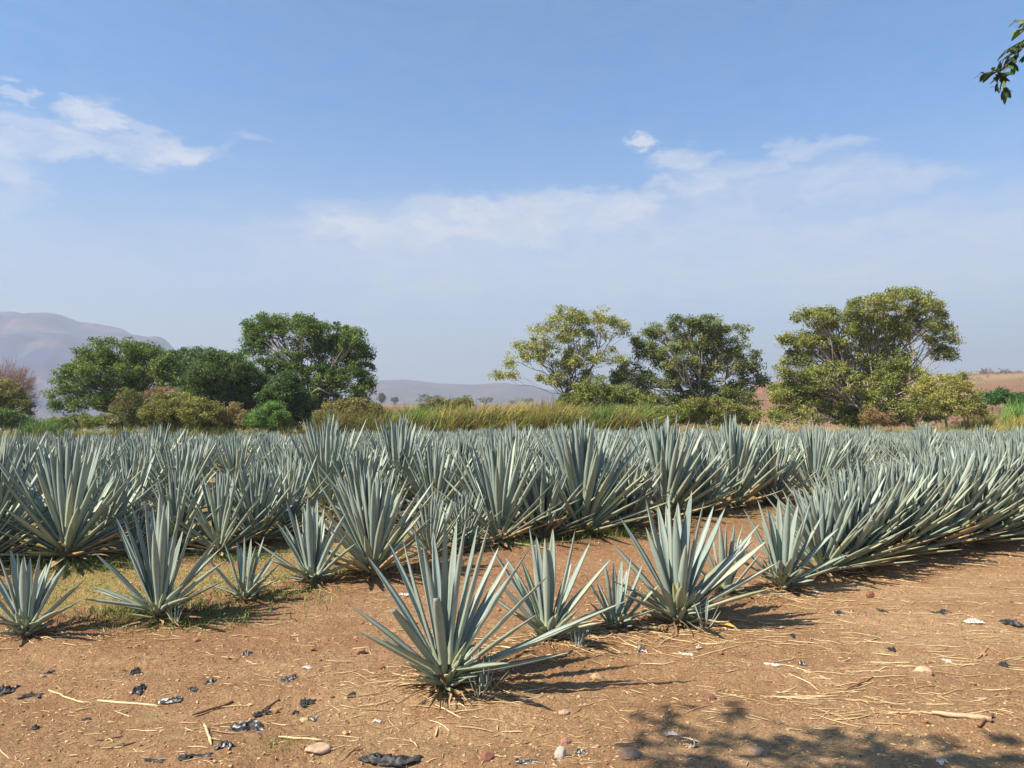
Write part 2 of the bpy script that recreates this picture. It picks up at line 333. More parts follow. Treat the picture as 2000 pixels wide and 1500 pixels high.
# ------------------------------------------------------------------ agaves
TS = {8: np.array([0, .06, .16, .32, .52, .72, .88, .96, 1.0]), 4: np.array([0, .15, .45, .75, 1.0])}
def leaf(mb, base, tip, w, az_, rng, age, rnd, seg=8, bend=0.0, blunt=False, wav=0.0, roll=0.0, thick=1.0):
    base = np.asarray(base, float); tip = np.asarray(tip, float); d = tip - base; Ln = np.linalg.norm(d)
    rad = np.array([math.cos(az_), math.sin(az_), 0]); T0 = d / Ln
    n0 = np.array([0, 0, 1.]) * math.hypot(T0[0], T0[1]) - rad * T0[2]; n0 -= T0 * n0.dot(T0); n0 /= (np.linalg.norm(n0) + 1e-9)
    if roll: s0 = np.cross(T0, n0); n0 = n0 * math.cos(roll) + s0 * math.sin(roll)
    ts = TS[seg]; ctl = (base + tip) / 2 - n0 * Ln * bend
    pts = np.array([(1 - u) ** 2 * base + 2 * u * (1 - u) * ctl + u * u * tip for u in ts])
    tan = np.array([2 * (1 - u) * (ctl - base) + 2 * u * (tip - ctl) for u in ts]); tan /= np.linalg.norm(tan, axis=1)[:, None]
    S = np.cross(tan, n0); S /= np.linalg.norm(S, axis=1)[:, None]; Nn = np.cross(S, tan)
    if blunt: wp = np.interp(ts, [0, .1, .35, .8, 1], [.8, .7, .95, .98, .55])
    else: wp = np.interp(ts, [0, .08, .2, .4, .55, .75, .9, .965, 1], [.80, .62, .74, .96, 1, .74, .36, .12, .015])
    th = np.interp(ts, [0, .15, .4, 1], [.34, .15, .07, .06]) * w * wp * thick
    hw = w * wp / 2; ch = hw * .55
    if wav: ch = ch + 0; pts = pts + S * (wav * np.sin(ts * 7 + rnd * 9))[:, None]
    if seg == 8:
        cs = [(-1, 1, 0), (-.52, .42, 0), (0, 0, 0), (.52, .42, 0), (1, 1, 0), (.55, .36, -1), (0, -.1, -1.3), (-.55, .36, -1)]
    else: cs = [(-1, 1, 0), (0, 0, 0), (1, 1, 0), (0, -.1, -1)]
    k = len(cs); V = np.zeros((len(ts), k, 3))
    for i, (a_, b_, c_) in enumerate(cs):
        V[:, i] = pts + S * (a_ * hw)[:, None] + Nn * (b_ * ch + c_ * th)[:, None]
    Cc = np.zeros((len(ts), k, 4)); Cc[..., 0] = rnd; Cc[..., 1] = (ts * (.9 if blunt else 1))[:, None]; Cc[..., 2] = age; Cc[..., 3] = 1; Cc[:, 0, 3] = 0; Cc[:, 4 if seg == 8 else 2, 3] = 0
    n = len(ts); I = np.arange(n * k).reshape(n, k); J = np.roll(I, -1, 1)
    qd = np.stack([I[:-1], J[:-1], J[1:], I[1:]], -1).reshape(-1, 4)[:, ::-1]
    mb.add(V, qd, None, Cc.reshape(-1, 4))
    if blunt:
        e = I[-1]; mb.Q.append(np.array([[e[0], e[1], e[-1], e[-1]]])[:0]); mb.T.append(np.array([[e[m], e[m + 1], e[0]] for m in range(1, k - 1)])[:, ::-1] + (mb.n - n * k))
def auto_rosette(seed, H, n=46, seg=8, tmax=76, wscale=1.0, spread=1.0):
    rng = random.Random(seed); mb = MB(); off = rng.uniform(0, 6)
    for i in range(n):
        a = (i + .5) / n; ph = off + i * 2.39996 + rng.uniform(-.18, .18)
        tilt = R(2 + tmax * (a ** 1.55 if i % 3 else a ** 1.1) * spread + rng.uniform(-5, 5)); Lf = H * (.93 - .06 * a + .10 * math.sin(a * 3)) * rng.uniform(.86, 1.07)
        if a > .6: Lf *= 1 - .35 * (a - .6) / .4 * rng.uniform(.5, 1.2)
        rb = .02 + .085 * a * H; zb = H * (.20 * (1 - a) + .035)
        b0 = np.array([rb * math.cos(ph), rb * math.sin(ph), zb]); ph2 = ph + rng.uniform(-.15, .15)
        tp = b0 + Lf * np.array([math.sin(tilt) * math.cos(ph2), math.sin(tilt) * math.sin(ph2), math.cos(tilt)])
        tp[2] = max(tp[2], .05)
        age = max(0, min(1, (a - .45) * 1.6 + rng.uniform(-.25, .25)))
        if a > .84 and rng.random() < .38: age = 1.8
        leaf(mb, b0, tp, H * .064 * wscale * rng.uniform(.85, 1.12) * (.75 + .25 * min(1, a * 4)), ph, rng, age, rng.random(), seg, rng.uniform(-.035, .03) + .03 * a, blunt=(rng.random() < .03 and a > .4), roll=rng.uniform(-.2, .2))
    zt = max(v[:, 2].max() for v in mb.V)
    mb.V = [v / zt * H for v in mb.V]      # the tallest tip stands exactly H high
    return mb
def spear(mb, H, rng):                   # unopened leaves packed in the centre
    for k in range(3):
        ph = k * 2.1; leaf(mb, (.012 * math.cos(ph), .012 * math.sin(ph), H * .2), (.03 * math.cos(ph), .03 * math.sin(ph), H * (1.02 - .04 * k)), H * .05, ph, rng, 0, .5, 8, .01, thick=2.2)
def dry_skirt(seed, H, n=18, curl=1.0):
    n = int(n * 1.5)
    rng = random.Random(seed * 7 + 1); mb = MB()
    for i in range(n):
        ph = rng.uniform(0, 6.283); Lf = H * rng.uniform(.10, .40); zt = rng.uniform(.005, .05)
        b0 = (.03 * math.cos(ph), .03 * math.sin(ph), H * rng.uniform(.0, .035))
        ph2 = ph + rng.uniform(-.5, .5); tp = (Lf * math.cos(ph2), Lf * math.sin(ph2), zt)
        leaf(mb, b0, tp, H * rng.uniform(.007, .020), ph, rng, 1, .25 + .75 * rng.random(), 8, -rng.uniform(.0, .10), wav=.03 * rng.random(), roll=rng.uniform(-1, 1), thick=.5)
    return mb
def stump(H):
    mb = MB(); k = 10; zs = [-.06, .02, .08, .14, .2]; rs = [.10, .095, .10, .085, .04]
    V = [(r * H * math.cos(j * 6.283 / k) * (1 + .12 * math.sin(j * 5 + z * 40)), r * H * math.sin(j * 6.283 / k), z * H) for z, r in zip(zs, rs) for j in range(k)]
    q = [(i * k + j, i * k + (j + 1) % k, (i + 1) * k + (j + 1) % k, (i + 1) * k + j) for i in range(4) for j in range(k)]
    mb.add(V, q, None, (.45, .1, .5, 1)); return mb
AG_GROUP = 'blue agaves planted in rows across the field'
used_pos = []
def hero(px, py, cpy, tips, label, seed, wpx=24, extra=8, pups=0):
    rng = random.Random(seed); g = G(px, py); d = g[1]; root = empty('agave', (g[0], g[1], gz(g[0], g[1]))); tag(root, label, 'agave', AG_GROUP)
    used_pos.append((g[0], g[1])); ppm = F / d; org = np.array([g[0], g[1], gz(g[0], g[1])]); c = P(px, cpy, d) - org
    mb = MB(); zc = max(c[2], .06); hmax = max(abs(P(tx, ty, d)[2] - org[2]) for tx, ty, *_ in tips)
    for tp in tips:
        tx, ty = tp[0], tp[1]; dy = tp[2] if len(tp) > 2 else None; bl = len(tp) > 3
        q0 = P(tx, ty, d) - org; ang = math.atan2(abs(q0[0]), max(.02, q0[2] - zc))
        if dy is None: dy = rng.uniform(-.24, .24) * hmax * (.6 if ang > 1.1 else 1)
        q1 = P(tx, ty, d + dy) - org; q1[2] = max(q1[2], .03)
        az_ = math.atan2(dy, q1[0]) if abs(q1[0]) + abs(dy) > .03 else rng.uniform(0, 6)
        tilt = math.atan2(math.hypot(q1[0], dy), q1[2] - zc); rb = .025 + .05 * min(1, tilt)
        b0 = np.array([rb * math.cos(az_), rb * math.sin(az_), zc * (1.15 - .6 * min(1, tilt / 1.5))])
        age = max(0, min(1, (tilt - .75) * .9 + rng.uniform(-.3, .3)))
        leaf(mb, b0, q1, wpx * .77 / ppm * rng.uniform(.85, 1.12), az_, rng, age, rng.random(), 8, rng.uniform(-.02, .045), blunt=bl, roll=rng.uniform(-.25, .25))
    for i in range(extra):                # leaves that point away from or towards the camera
        ph = (math.pi / 2 if i % 3 else -math.pi / 2) + rng.uniform(-1.0, 1.0); tilt = rng.uniform(.3, 1.15) if i % 3 else rng.uniform(.9, 1.35)
        Lf = hmax * (rng.uniform(.6, .85) if i % 3 else rng.uniform(.35, .6)); b0 = np.array([.04 * math.cos(ph), .04 * math.sin(ph), zc * .8])
        q1 = b0 + Lf * np.array([math.sin(tilt) * math.cos(ph), math.sin(tilt) * math.sin(ph), math.cos(tilt)])
        leaf(mb, b0, q1, wpx / ppm * .76, ph, rng, rng.uniform(.1, .8), rng.random(), 8, .02, roll=rng.uniform(-.2, .2))
    for i in range(46):                   # short low leaves hugging the stem
        ph = rng.uniform(0, 6.283); tilt = rng.uniform(.25, 1.35); Lf = hmax * rng.uniform(.12, .32); b0 = np.array([.03 * math.cos(ph), .03 * math.sin(ph), rng.uniform(-.1, .75) * zc])
        leaf(mb, b0, b0 + Lf * np.array([math.sin(tilt) * math.cos(ph), math.sin(tilt) * math.sin(ph), math.cos(tilt)]), wpx / ppm * rng.uniform(.35, .7), ph, rng, rng.uniform(.2, 1), rng.random(), 8, .03, roll=rng.uniform(-.4, .4))
    mb.build('rosette', M_AG, root)
    dry_skirt(seed, hmax, 34).build('dry_leaves', M_DRY, root); stump(hmax * .5).build('stump', M_DRY, root)
    for k in range(pups):                 # small offset shoots at the foot
        s = empty('', (0, 0, 0)) if False else None
        pm = auto_rosette(seed * 11 + k, hmax * rng.uniform(.16, .26), 9, 8, 55); o = pm.build('offshoot', M_AG, root)
        a_ = rng.uniform(-1.2, 1.0); o.location = (math.cos(a_) * .25, math.sin(a_) * .22 - .05, 0)
    return root
hero(870, 1352, 1296, [(679, 1179, -.1), (714, 1082, .12), (756, 1054, .3), (786, 1050, -.1), (807, 1023, .05), (869, 998, -.02), (893, 1010, .15), (912, 1009, -.12), (934, 1020, .1), (957, 1016, -.06),
      (976, 1064, .2), (1044, 1056, .05), (1078, 1117, -.1), (1055, 1196, -.22), (1124, 1220, -.15), (1117, 1273, -.12), (765, 1192, -.38, 1), (853, 1170, -.42, 1), (739, 1238, -.1), (697, 1232, -.25), (845, 1030, .3), (1236, 1168, -.05), (825, 1060, -.2)],
     'large splayed agave standing alone at the near corner of the field, closest to camera', 1, 27, 5, 3)
hero(1070, 1262, 1222, [(946, 1155), (956, 1064, .1), (959, 1119, -.1), (985, 1085, .3), (1033, 1027, 0), (1047, 1045, .2), (1064, 1047, -.1), (1080, 1029, .1), (1124, 1031, 0), (1154, 1056, .15), (1196, 1089, 0), (1130, 1190, -.3), (1117, 1097, .3), (1205, 1180), (1000, 1190, -.2), (1180, 1215, -.2)],
     'medium agave second along the front row, just right of the nearest agave', 2, 23, 5, 2)
hero(1205, 1240, 1210, [(1165, 1137), (1179, 1086), (1198, 1097), (1215, 1092, .1), (1234, 1086), (1256, 1100), (1289, 1141), (1150, 1175), (1268, 1190), (1140, 1120, .2), (1225, 1110, .2)],
     'small thin agave in the front row between two bigger ones, third from the corner', 3, 15, 4)
hero(1325, 1228, 1186, [(1208, 1006, .2), (1195, 1060, .1), (1190, 1130, -.1), (1260, 970, .1), (1260, 1026, -.1), (1284, 982, .3), (1306, 958, 0), (1324, 978, .3), (1318, 1000, -.2), (1352, 954, .1), (1376, 974, -.1), (1395, 985, .3), (1418, 988, .05), (1488, 1018, .1), (1480, 1046, -.1), (1500, 1054, 0), (1528, 1094, -.05), (1520, 1146, -.15), (1288, 1140, -.35), (1215, 1160, -.25), (1340, 1060, -.3)],
     'broad pale agave fourth along the front row with a yellow dead leaf at its foot', 4, 27, 6, 1)
hero(1415, 1170, 1145, [(1390, 1035), (1405, 1020), (1420, 1015), (1436, 1018), (1452, 1022), (1470, 1040), (1490, 1075), (1372, 1060), (1355, 1100), (1500, 1110)],
     'small agave half hidden behind the broad pale agave of the front row', 5, 17, 5)
hero(1530, 1158, 1128, [(1450, 990), (1478, 972), (1496, 985), (1520, 968), (1541, 965), (1560, 980), (1585, 975), (1610, 1000), (1640, 1030), (1660, 1082), (1430, 1050), (1425, 1085), (1640, 1105), (1505, 1000, .2), (1572, 1010, -.2)],
     'agave with a neat narrow fan, sixth along the front row where the row turns dense', 6, 19, 7)
hero(310, 1218, 1180, [(183, 1078), (176, 1144), (180, 1152, .15), (224, 1005, .2), (240, 1010, 0), (235, 1034, -.1), (257, 983, .1), (282, 972, 0), (297, 985, .3), (312, 957, 0), (322, 975, -.2), (330, 972, .1), (352, 987, -.05), (383, 1001, .1), (433, 1042, 0), (444, 1093, -.1), (445, 1130, -.15), (420, 1065, .2), (300, 1030, -.3)],
     'tall fan shaped agave in the left foreground with dry turf behind', 7, 20, 7, 1)
hero(50, 1248, 1212, [(-60, 1120), (-30, 1090), (-5, 1080), (20, 1070, .1), (33, 1076, 0), (44, 1089, -.1), (59, 1086, .1), (79, 1078, 0), (92, 1100, .2), (103, 1086, .1), (134, 1095, 0), (165, 1133, .1), (158, 1174, -.1), (-70, 1180), (-20, 1195, -.2), (120, 1190, -.2)],
     'dark shaded agave at the left edge of the picture, nearest on the left', 8, 20, 6)
hero(478, 1180, 1155, [(436, 1056), (462, 1056), (477, 1045, 0), (470, 1065, .1), (491, 1049), (517, 1045, .1), (550, 1097), (400, 1086), (400, 1141), (545, 1130), (420, 1110), (500, 1065)],
     'smallest agave of the second row, a thin young one on the turf edge', 9, 14, 4)
hero(610, 1150, 1118, [(495, 1056), (520, 1090), (557, 972, .1), (576, 1000), (592, 985, .2), (601, 968), (612, 985, -.1), (620, 972), (634, 987, .1), (655, 1000), (678, 998), (697, 1060), (700, 1095), (540, 1020, .1), (680, 1040, -.1)],
     'upright agave in the second row to the right of the smallest young one', 10, 19, 6)
# variants
VAR = []
for i in range(9):
    n = [78, 84, 72, 88, 80, 74, 86, 76, 82][i]; tm = [80, 76, 84, 78, 72, 82, 86, 78, 80][i]
    mb = auto_rosette(100 + i, 1.0, n, 8, tm, [1, 1.08, .95, 1.05, 1.1, .92, 1, 1.06, .98][i]); spear(mb, .96, random.Random(i))
    VAR.append((mb.mesh('rosette', M_AG), dry_skirt(100 + i, 1.0, 22).mesh('dry_leaves', M_DRY), stump(1.0).mesh('stump', M_DRY)))
    full = MB(); full.V = list(mb.V); full.Q = list(mb.Q); full.T = list(mb.T); full.C = list(mb.C); full.n = mb.n
    VAR[-1] += (full.mesh('agave', M_AG),)
FARV = [auto_rosette(300 + i, 1.0, 34, 4, 66, 1.2) for i in range(6)]
rng = random.Random(77)
plants = []      # x, y, height, row, explicit label or None
EXPL = [ # base px, base py, top px-height py, row, label
 (1607, 1128, 960, 0, 'seventh agave of the front row, tall pale leaves against the path'),
 (1690, 1103, 905, 0, 'ninth agave of the front row, spreading long leaves over the bare soil'),
 (1650, 1117, 930, 0, None), (1738, 1094, 905, 0, None), (1833, 1074, 880, 0, None), (1927, 1054, 862, 0, None),
 (1785, 1085, 890, 0, None), (1880, 1064, 868, 0, None), (1972, 1046, 850, 0, None), (2050, 1030, 840, 0, None),
 (728, 1132, 925, 1, 'broad bright agave in the second row directly left of the nearest agave leaf tips'),
 (842, 1090, 965, 1, 'short agave in the second row behind the nearest agave'),
 (975, 1062, 848, 1, 'tall full agave in the second row above the nearest agave, slightly right of it'),
 (1138, 1046, 822, 1, 'largest agave in the centre of the picture with weeds climbing its foot'),
 (1300, 1016, 815, 1, 'very tall dense agave in the second row right of the picture centre'),
 (1432, 992, 814, 1, 'tall agave in the second row with leaf tips meeting the trees behind'),
 (1590, 975, 828, 1, 'bluish agave in the second row above the neat narrow fan of the front row'),
 (1700, 955, 880, 1, None), (1800, 945, 835, 1, None), (1900, 935, 850, 1, None), (1990, 926, 830, 1, None),
 (-25, 1100, 830, 2, 'big agave cut by the left edge of the picture, third row'),
 (130, 1100, 866, 2, 'massive agave at left in the third row with yellowing outer leaves'),
 (262, 1090, 985, 2, 'low young agave in shade behind the tall fan shaped one'),
 (430, 1082, 922, 2, 'open agave in the third row above the smallest young one'),
 (560, 1050, 890, 2, None), (640, 1012, 812, 2, 'tallest spiky agave left of centre rising above the field line'),
 (780, 995, 812, 2, 'tall agave above the broad bright one with its tips over the field line'),
 (900, 985, 850, 2, None), (1010, 975, 870, 2, None),
 (905, 1078, 960, 1, None), (1060, 1055, 900, 1, None), (1220, 1032, 868, 1, None), (1366, 1005, 850, 1, None), (1508, 985, 842, 1, None), (1648, 964, 846, 1, None),
 (345, 1078, 925, 2, None), (500, 1064, 905, 2, None), (705, 1026, 868, 2, None), (850, 1012, 862, 2, None), (200, 1062, 905, 2, None)]
for (px, py, ty, row, lab) in EXPL:
    g = G(px, py); H = (py - ty) / F * g[1] * 1.07; plants.append([g[0], g[1], H, row, lab])
def clear(x, y, rad):
    return all((x - a) ** 2 + (y - b) ** 2 > rad * rad for a, b in used_pos) and all((x - p[0]) ** 2 + (y - p[1]) ** 2 > rad * rad for p in plants)
for k in range(0, 30):
    s = -40.0
    while s < 110:
        s += rng.uniform(.80, 1.08)
        x, y = R0 + RN * (3 * k + rng.uniform(-.18, .18)) + RD * s
        if y < 2 or y > FAR or abs(x) > .6925 * y + 5: continue
        if k == 0 and s < 7.6: continue
        if k == 1 and (s < -5 or abs(x) < .70 * y): continue
        if k == 2 and (x < .12 * y - .8) and (abs(x) < .70 * y): continue
        if y < 5.2 or rng.random() < .03: continue
        if not clear(x, y, .55): continue
        H = rng.uniform(1.10, 1.38) * (1 + .14 * (rng.random() < .12)); H *= .80 if rng.random() < .12 else 1
        if k <= 4: H *= 1.06
        plants.append([x, y, H, k, None])
inview = [p for p in plants if abs(p[0]) < .70 * p[1] + .4]
inview.sort(key=lambda p: math.hypot(p[0], p[1]) / p[2])
indiv = inview[:288]; ids = set(id(p) for p in indiv)
ORD = ['front', 'second', 'third', 'fourth', 'fifth', 'sixth', 'seventh', 'eighth', 'ninth', 'tenth', 'eleventh', 'twelfth', 'thirteenth', 'fourteenth', 'fifteenth', 'sixteenth', 'seventeenth', 'eighteenth', 'nineteenth', 'twentieth']
NUM = ['first', 'second', 'third', 'fourth', 'fifth', 'sixth', 'seventh', 'eighth', 'ninth', 'tenth', 'eleventh', 'twelfth', 'thirteenth', 'fourteenth', 'fifteenth', 'sixteenth', 'seventeenth', 'eighteenth', 'nineteenth', 'twentieth',
       'twenty-first', 'twenty-second', 'twenty-third', 'twenty-fourth', 'twenty-fifth', 'twenty-sixth', 'twenty-seventh', 'twenty-eighth', 'twenty-ninth', 'thirtieth', 'thirty-first', 'thirty-second', 'thirty-third', 'thirty-fourth', 'thirty-fifth', 'thirty-sixth',
       'thirty-seventh', 'thirty-eighth', 'thirty-ninth', 'fortieth', 'forty-first', 'forty-second', 'forty-third', 'forty-fourth', 'forty-fifth', 'forty-sixth', 'forty-seventh', 'forty-eighth']
byrow = {}
for p in indiv: byrow.setdefault(p[3], []).append(p)
labels = {}
for k, ps in byrow.items():
    ps.sort(key=lambda p: p[0] * RD[0] + p[1] * RD[1])
    row = ORD[k] if k < len(ORD) else 'last'
    for i, p in enumerate(ps):
        if p[4]: labels[id(p)] = p[4]; continue
        size = 'tall' if p[2] > 1.3 else ('short' if p[2] < 1.1 else 'medium')
        if k == 0: labels[id(p)] = f'{size} agave in the dense stretch of the front row, {NUM[i + 6]} from the near corner'
        else: labels[id(p)] = f'{size} blue-green agave in the {row} row back, {NUM[min(i, 47)]} from its left end'
for n_, p in enumerate(indiv):
    x, y, H, k, lab = p; v = VAR[rng.randrange(9)]; rz = rng.uniform(0, 6.28); z = gz(x, y) - .01
    sxy = rng.uniform(.9, 1.08) * (1.16 if k == 0 else 1)
    if y < 15:
        root = empty('agave', (x, y, z)); root.rotation_euler = (rng.uniform(-.05, .05), rng.uniform(-.05, .05), rz); root.scale = (H * sxy, H * sxy, H)
        for nm, me in zip(('rosette', 'dry_leaves', 'stump'), v[:3]):
            o = bpy.data.objects.new(nm, me); COL.objects.link(o); o.parent = root
    else:
        root = bpy.data.objects.new('agave', v[3]); COL.objects.link(root); root.location = (x, y, z)
        root.rotation_euler = (rng.uniform(-.05, .05), rng.uniform(-.05, .05), rz); root.scale = (H * sxy, H * sxy, H)
    tag(root, labels[id(p)], 'agave', AG_GROUP)
farmb = MB(); fv = []
for m in FARV: fv.append((np.concatenate(m.V), np.concatenate(m.Q), np.concatenate(m.C)))
for p in plants:
    if id(p) in ids: continue
    V, Q, C4 = fv[rng.randrange(6)]; a_ = rng.uniform(0, 6.28); c_, s_2 = math.cos(a_) * p[2], math.sin(a_) * p[2]
    V2 = np.stack([V[:, 0] * c_ - V[:, 1] * s_2 + p[0], V[:, 0] * s_2 + V[:, 1] * c_ + p[1], V[:, 2] * p[2] + gz(p[0], p[1])], -1)
    farmb.add(V2, Q, None, C4)
tag(farmb.build('distant_agaves', M_AG), 'far rows of blue agave merging into one grey-green band before the trees', 'agaves', kind='stuff')
# ------------------------------------------------------------------ trees and shrubs
def tube(mb, pts, rad, k=6, col=(.2, .16, .12, 1)):
    pts = np.asarray(pts, float); rad = np.asarray(rad, float); n = len(pts); t_ = np.gradient(pts, axis=0); t_ /= np.linalg.norm(t_, axis=1)[:, None] + 1e-9
    ref = np.array([.31, .87, .38]) if abs(t_[0][2]) > .5 else np.array([0, .1, 1.]); u = np.cross(t_, ref); u /= np.linalg.norm(u, axis=1)[:, None] + 1e-9; w = np.cross(t_, u)
    an = np.arange(k) / k * 2 * np.pi
    V = pts[:, None] + (u[:, None] * np.cos(an)[None, :, None] + w[:, None] * np.sin(an)[None, :, None]) * rad[:, None, None]
    I = np.arange(n * k).reshape(n, k); J = np.roll(I, -1, 1)
    mb.add(V, np.stack([I[:-1], J[:-1], J[1:], I[1:]], -1).reshape(-1, 4), None, np.array(col, float))
def wobble(a, b, n, amt, nr, sag=0.0):
    t_ = np.linspace(0, 1, n)[:, None]; p = a * (1 - t_) + b * t_; L_ = np.linalg.norm(b - a)
    off = nr.normal(0, 1, (n, 3)) * amt * L_; off = np.cumsum(off, 0) * .6; off = off - t_ * off[-1]; off[0] = 0; p = p + off; p[:, 2] += (np.sin(t_[:, 0] * np.pi)) * sag * L_; return p
def leaves(mb, centers, sig, n, size, cols, nr, flat=.7, droop=0.0):
    """n leaf faces round each centre; cols = list of base colours"""
    m = len(centers); tot = m * n; c = np.repeat(centers, n, 0); cv = np.repeat(nr.random(m), n)
    p = c + np.clip(nr.normal(0, 1, (tot, 3)), -1.7, 1.7) * np.repeat(sig, n)[:, None] * np.array([1, 1, flat])
    nrm = nr.normal(0, 1, (tot, 3)) + np.array([0, 0, .8]); nrm /= np.linalg.norm(nrm, axis=1)[:, None]
    u = np.cross(nrm, nr.normal(0, 1, (tot, 3))); u /= np.linalg.norm(u, axis=1)[:, None]; w = np.cross(nrm, u)
    s = size * .80 * nr.uniform(.55, 1.35, tot) * np.repeat(nr.uniform(.75, 1.3, m), n); u *= s[:, None]; w *= (s * .5)[:, None]
    V = np.stack([p - u, p + w * .9 - nrm * (s * .1)[:, None], p + u, p - w * .9 - nrm * (s * .1)[:, None]], 1)
    cols = np.array(cols) * 1.75; r1 = np.clip(cv * .65 + nr.random(tot) * .45, 0, .999) * (len(cols) - 1); i0 = r1.astype(int); f = (r1 - i0)[:, None]
    cc = cols[i0] * (1 - f) + cols[np.minimum(i0 + 1, len(cols) - 1)] * f; cc = np.concatenate([cc, np.ones((tot, 1))], 1)
    mb.add(V.reshape(-1, 3), np.arange(tot * 4).reshape(-1, 4), None, np.repeat(cc, 4, 0))
def tree(name, label, cat, d, base, lobes, cols, seed, bark=(.22, .18, .14), trunk_r=.3, nclump=1.0, nleaf=46, size=.15, sig=.42, forks=None, group=None, depthk=.8, bare=0, trunks=1, hollow=.55, limbk=1.0):
    """base = (px, py) of the foot; lobes = (px, py, rx, ry[, depth offset m]) of the crown in the photograph, turned into real sizes at distance d"""
    nr = np.random.RandomState(seed); mpp = d / F; b = P(base[0], base[1], d); b[2] = gz(b[0], b[1]); root = empty(name, tuple(b)); tag(root, label, cat, group)
    tb = MB(); lb = MB(); LC = [np.append(P(l[0], l[1], d), 0) for l in lobes]; cen = []
    for l in lobes:
        c = P(l[0], l[1], d + (l[4] if len(l) > 4 else nr.uniform(-.5, .5) * l[2] * mpp)) - b; cen.append((c, l[2] * mpp, l[3] * mpp))
    nmain = len(cen)
    for c, rx, ry in list(cen):           # small satellite tufts that break up the outline
        for _ in range(2):
            dd = nr.normal(0, 1, 3); dd /= np.linalg.norm(dd); dd[2] = abs(dd[2]) * (1 if nr.random() < .7 else -1); k_ = nr.uniform(.26, .45)
            cen.append((c + dd * np.array([rx, rx * depthk, ry]) * nr.uniform(.8, 1.06), rx * k_, max(ry * k_, .5)))
    top = max(c[2] + ry for c, rx, ry in cen)
    fk = (P(forks[0], forks[1], d) - b) if forks else np.array([0, 0, top * .28])
    bc = np.array(list(bark) + [1.0])
    stems = []
    for k in range(trunks):
        foot = np.array([nr.uniform(-.3, .3) * (trunks > 1) * trunk_r * 4, nr.uniform(-.5, .5) * (trunks > 1), -.15]); f2 = fk + (nr.normal(0, .3, 3) * trunk_r * 4 if trunks > 1 else 0)
        pt = wobble(foot, f2, 7, .03, nr); rt_ = np.linspace(trunk_r * 1.25, trunk_r * .75, 7); rt_[0] *= 1.35; tube(tb, pt, rt_, 9, bc); stems.append(f2)
    cl_c, cl_s = [], []; limbs = []
    for li, (c, rx, ry) in enumerate(cen):
        st = stems[li % len(stems)]; tgt = c - np.array([0, 0, ry * .35]); pl = wobble(st, tgt, 8, .085, nr, -.03)
        r0 = trunk_r * .55 * min(1.2, (rx * ry) ** .5 / (top * .22 + .1)) * limbk; 
        if li >= nmain: r0 *= .5
        sub = MB() if (cat == 'tree' and li < nmain) else tb
        if li < nmain: tube(sub, pl, np.linspace(r0, r0 * .4, 8), 7, bc)
        vol = rx * ry; ncl = max(4, int(nclump * 7.6 * vol / (sig * 2.0) ** 2 * .5))
        # clump centres: mostly in the outer shell, fewer below
        dirs = nr.normal(0, 1, (ncl * 3, 3)); dirs /= np.linalg.norm(dirs, axis=1)[:, None]; dirs = dirs[(dirs[:, 2] > -.75)][:ncl]
        rad = hollow + (1.0 - hollow) * nr.random(len(dirs)) ** .6; lump = 1 + .34 * perlin(dirs[:, 0] * 2.2 + li * 5, dirs[:, 2] * 2.2 + dirs[:, 1] * 1.7, seed)
        pc = c + dirs * (rad * lump)[:, None] * np.array([rx, rx * depthk, ry])
        pc = pc[pc[:, 2] > .1]
        cl_c.append(pc); cl_s.append(np.full(len(pc), sig) * nr.uniform(.6, 1.25, len(pc)))
        if sub is not tb: limbs.append(sub)
        nb = max(3, int(len(pc) * (.55 if not bare else 1))) if li < nmain else 0
        for t_ in pc[:nb]:
            i = nr.randint(3, 8); src = pl[i]; mid = (src + t_) / 2 + np.array([0, 0, -.08 * np.linalg.norm(t_ - src)])
            br = wobble(src, t_, 5, .06, nr, .05); rb = min(r0 * .42, .02 + .022 * np.linalg.norm(t_ - src)); tube(sub, br, np.linspace(rb, rb * .22, 5), 4, bc * np.array([1.05, 1.05, 1.05, 1]))
            for z in range(bare):
                e = t_ + nr.normal(0, 1, 3) * rx * .16 + np.array([0, 0, .1]); tube(sub, wobble(br[nr.randint(2, 5)], e, 3, .08, nr), [rb * .4, rb * .25, rb * .12], 3, bc * np.array([1.05, 1.05, 1.05, 1]))
    trunk_o = tb.build('trunk', M_BARK, root)
    for m_ in limbs: m_.build('limb', M_BARK, trunk_o)
    if nleaf:
        leaves(lb, np.concatenate(cl_c), np.concatenate(cl_s) * .84, int(nleaf * 1.75), size * 1.1, cols, nr); lb.build('crown', M_LEAF, root, smooth=False)
    return root
DKG = [(.020, .040, .010), (.045, .080, .016), (.085, .125, .022), (.14, .17, .032)]
MIDG = [(.024, .045, .012), (.045, .078, .017), (.08, .115, .024)]
OLV = [(.045, .060, .014), (.10, .12, .025), (.17, .175, .04), (.24, .22, .06)]
PALE = [(.06, .075, .02), (.13, .15, .035), (.21, .21, .06), (.30, .27, .09)]
GOLD = [(.07, .07, .018), (.13, .125, .03), (.20, .165, .045)]
RUST = [(.09, .06, .028), (.16, .10, .045), (.22, .15, .065)]
SH = 'trees and shrubs along the far edge of the field'
tree('bare_tree', 'leafless pinkish grey tree at the left edge, above a golden bush', 'tree', 92, (22, 826), [(35, 745, 38, 34), (5, 740, 42, 34), (50, 775, 30, 24), (15, 780, 40, 25)],
     RUST, 21, (.40, .27, .23), .18, 2.2, 0, .12, .35, (25, 800), SH, bare=10)
tree('shrub', 'golden olive bush cut by the left edge of the picture', 'shrub', 84, (5, 834), [(5, 775, 40, 28), (-20, 790, 45, 35), (35, 795, 28, 22)], GOLD + OLV[:2], 22, trunk_r=.1, nclump=2.2, size=.13, sig=.35, group=SH)
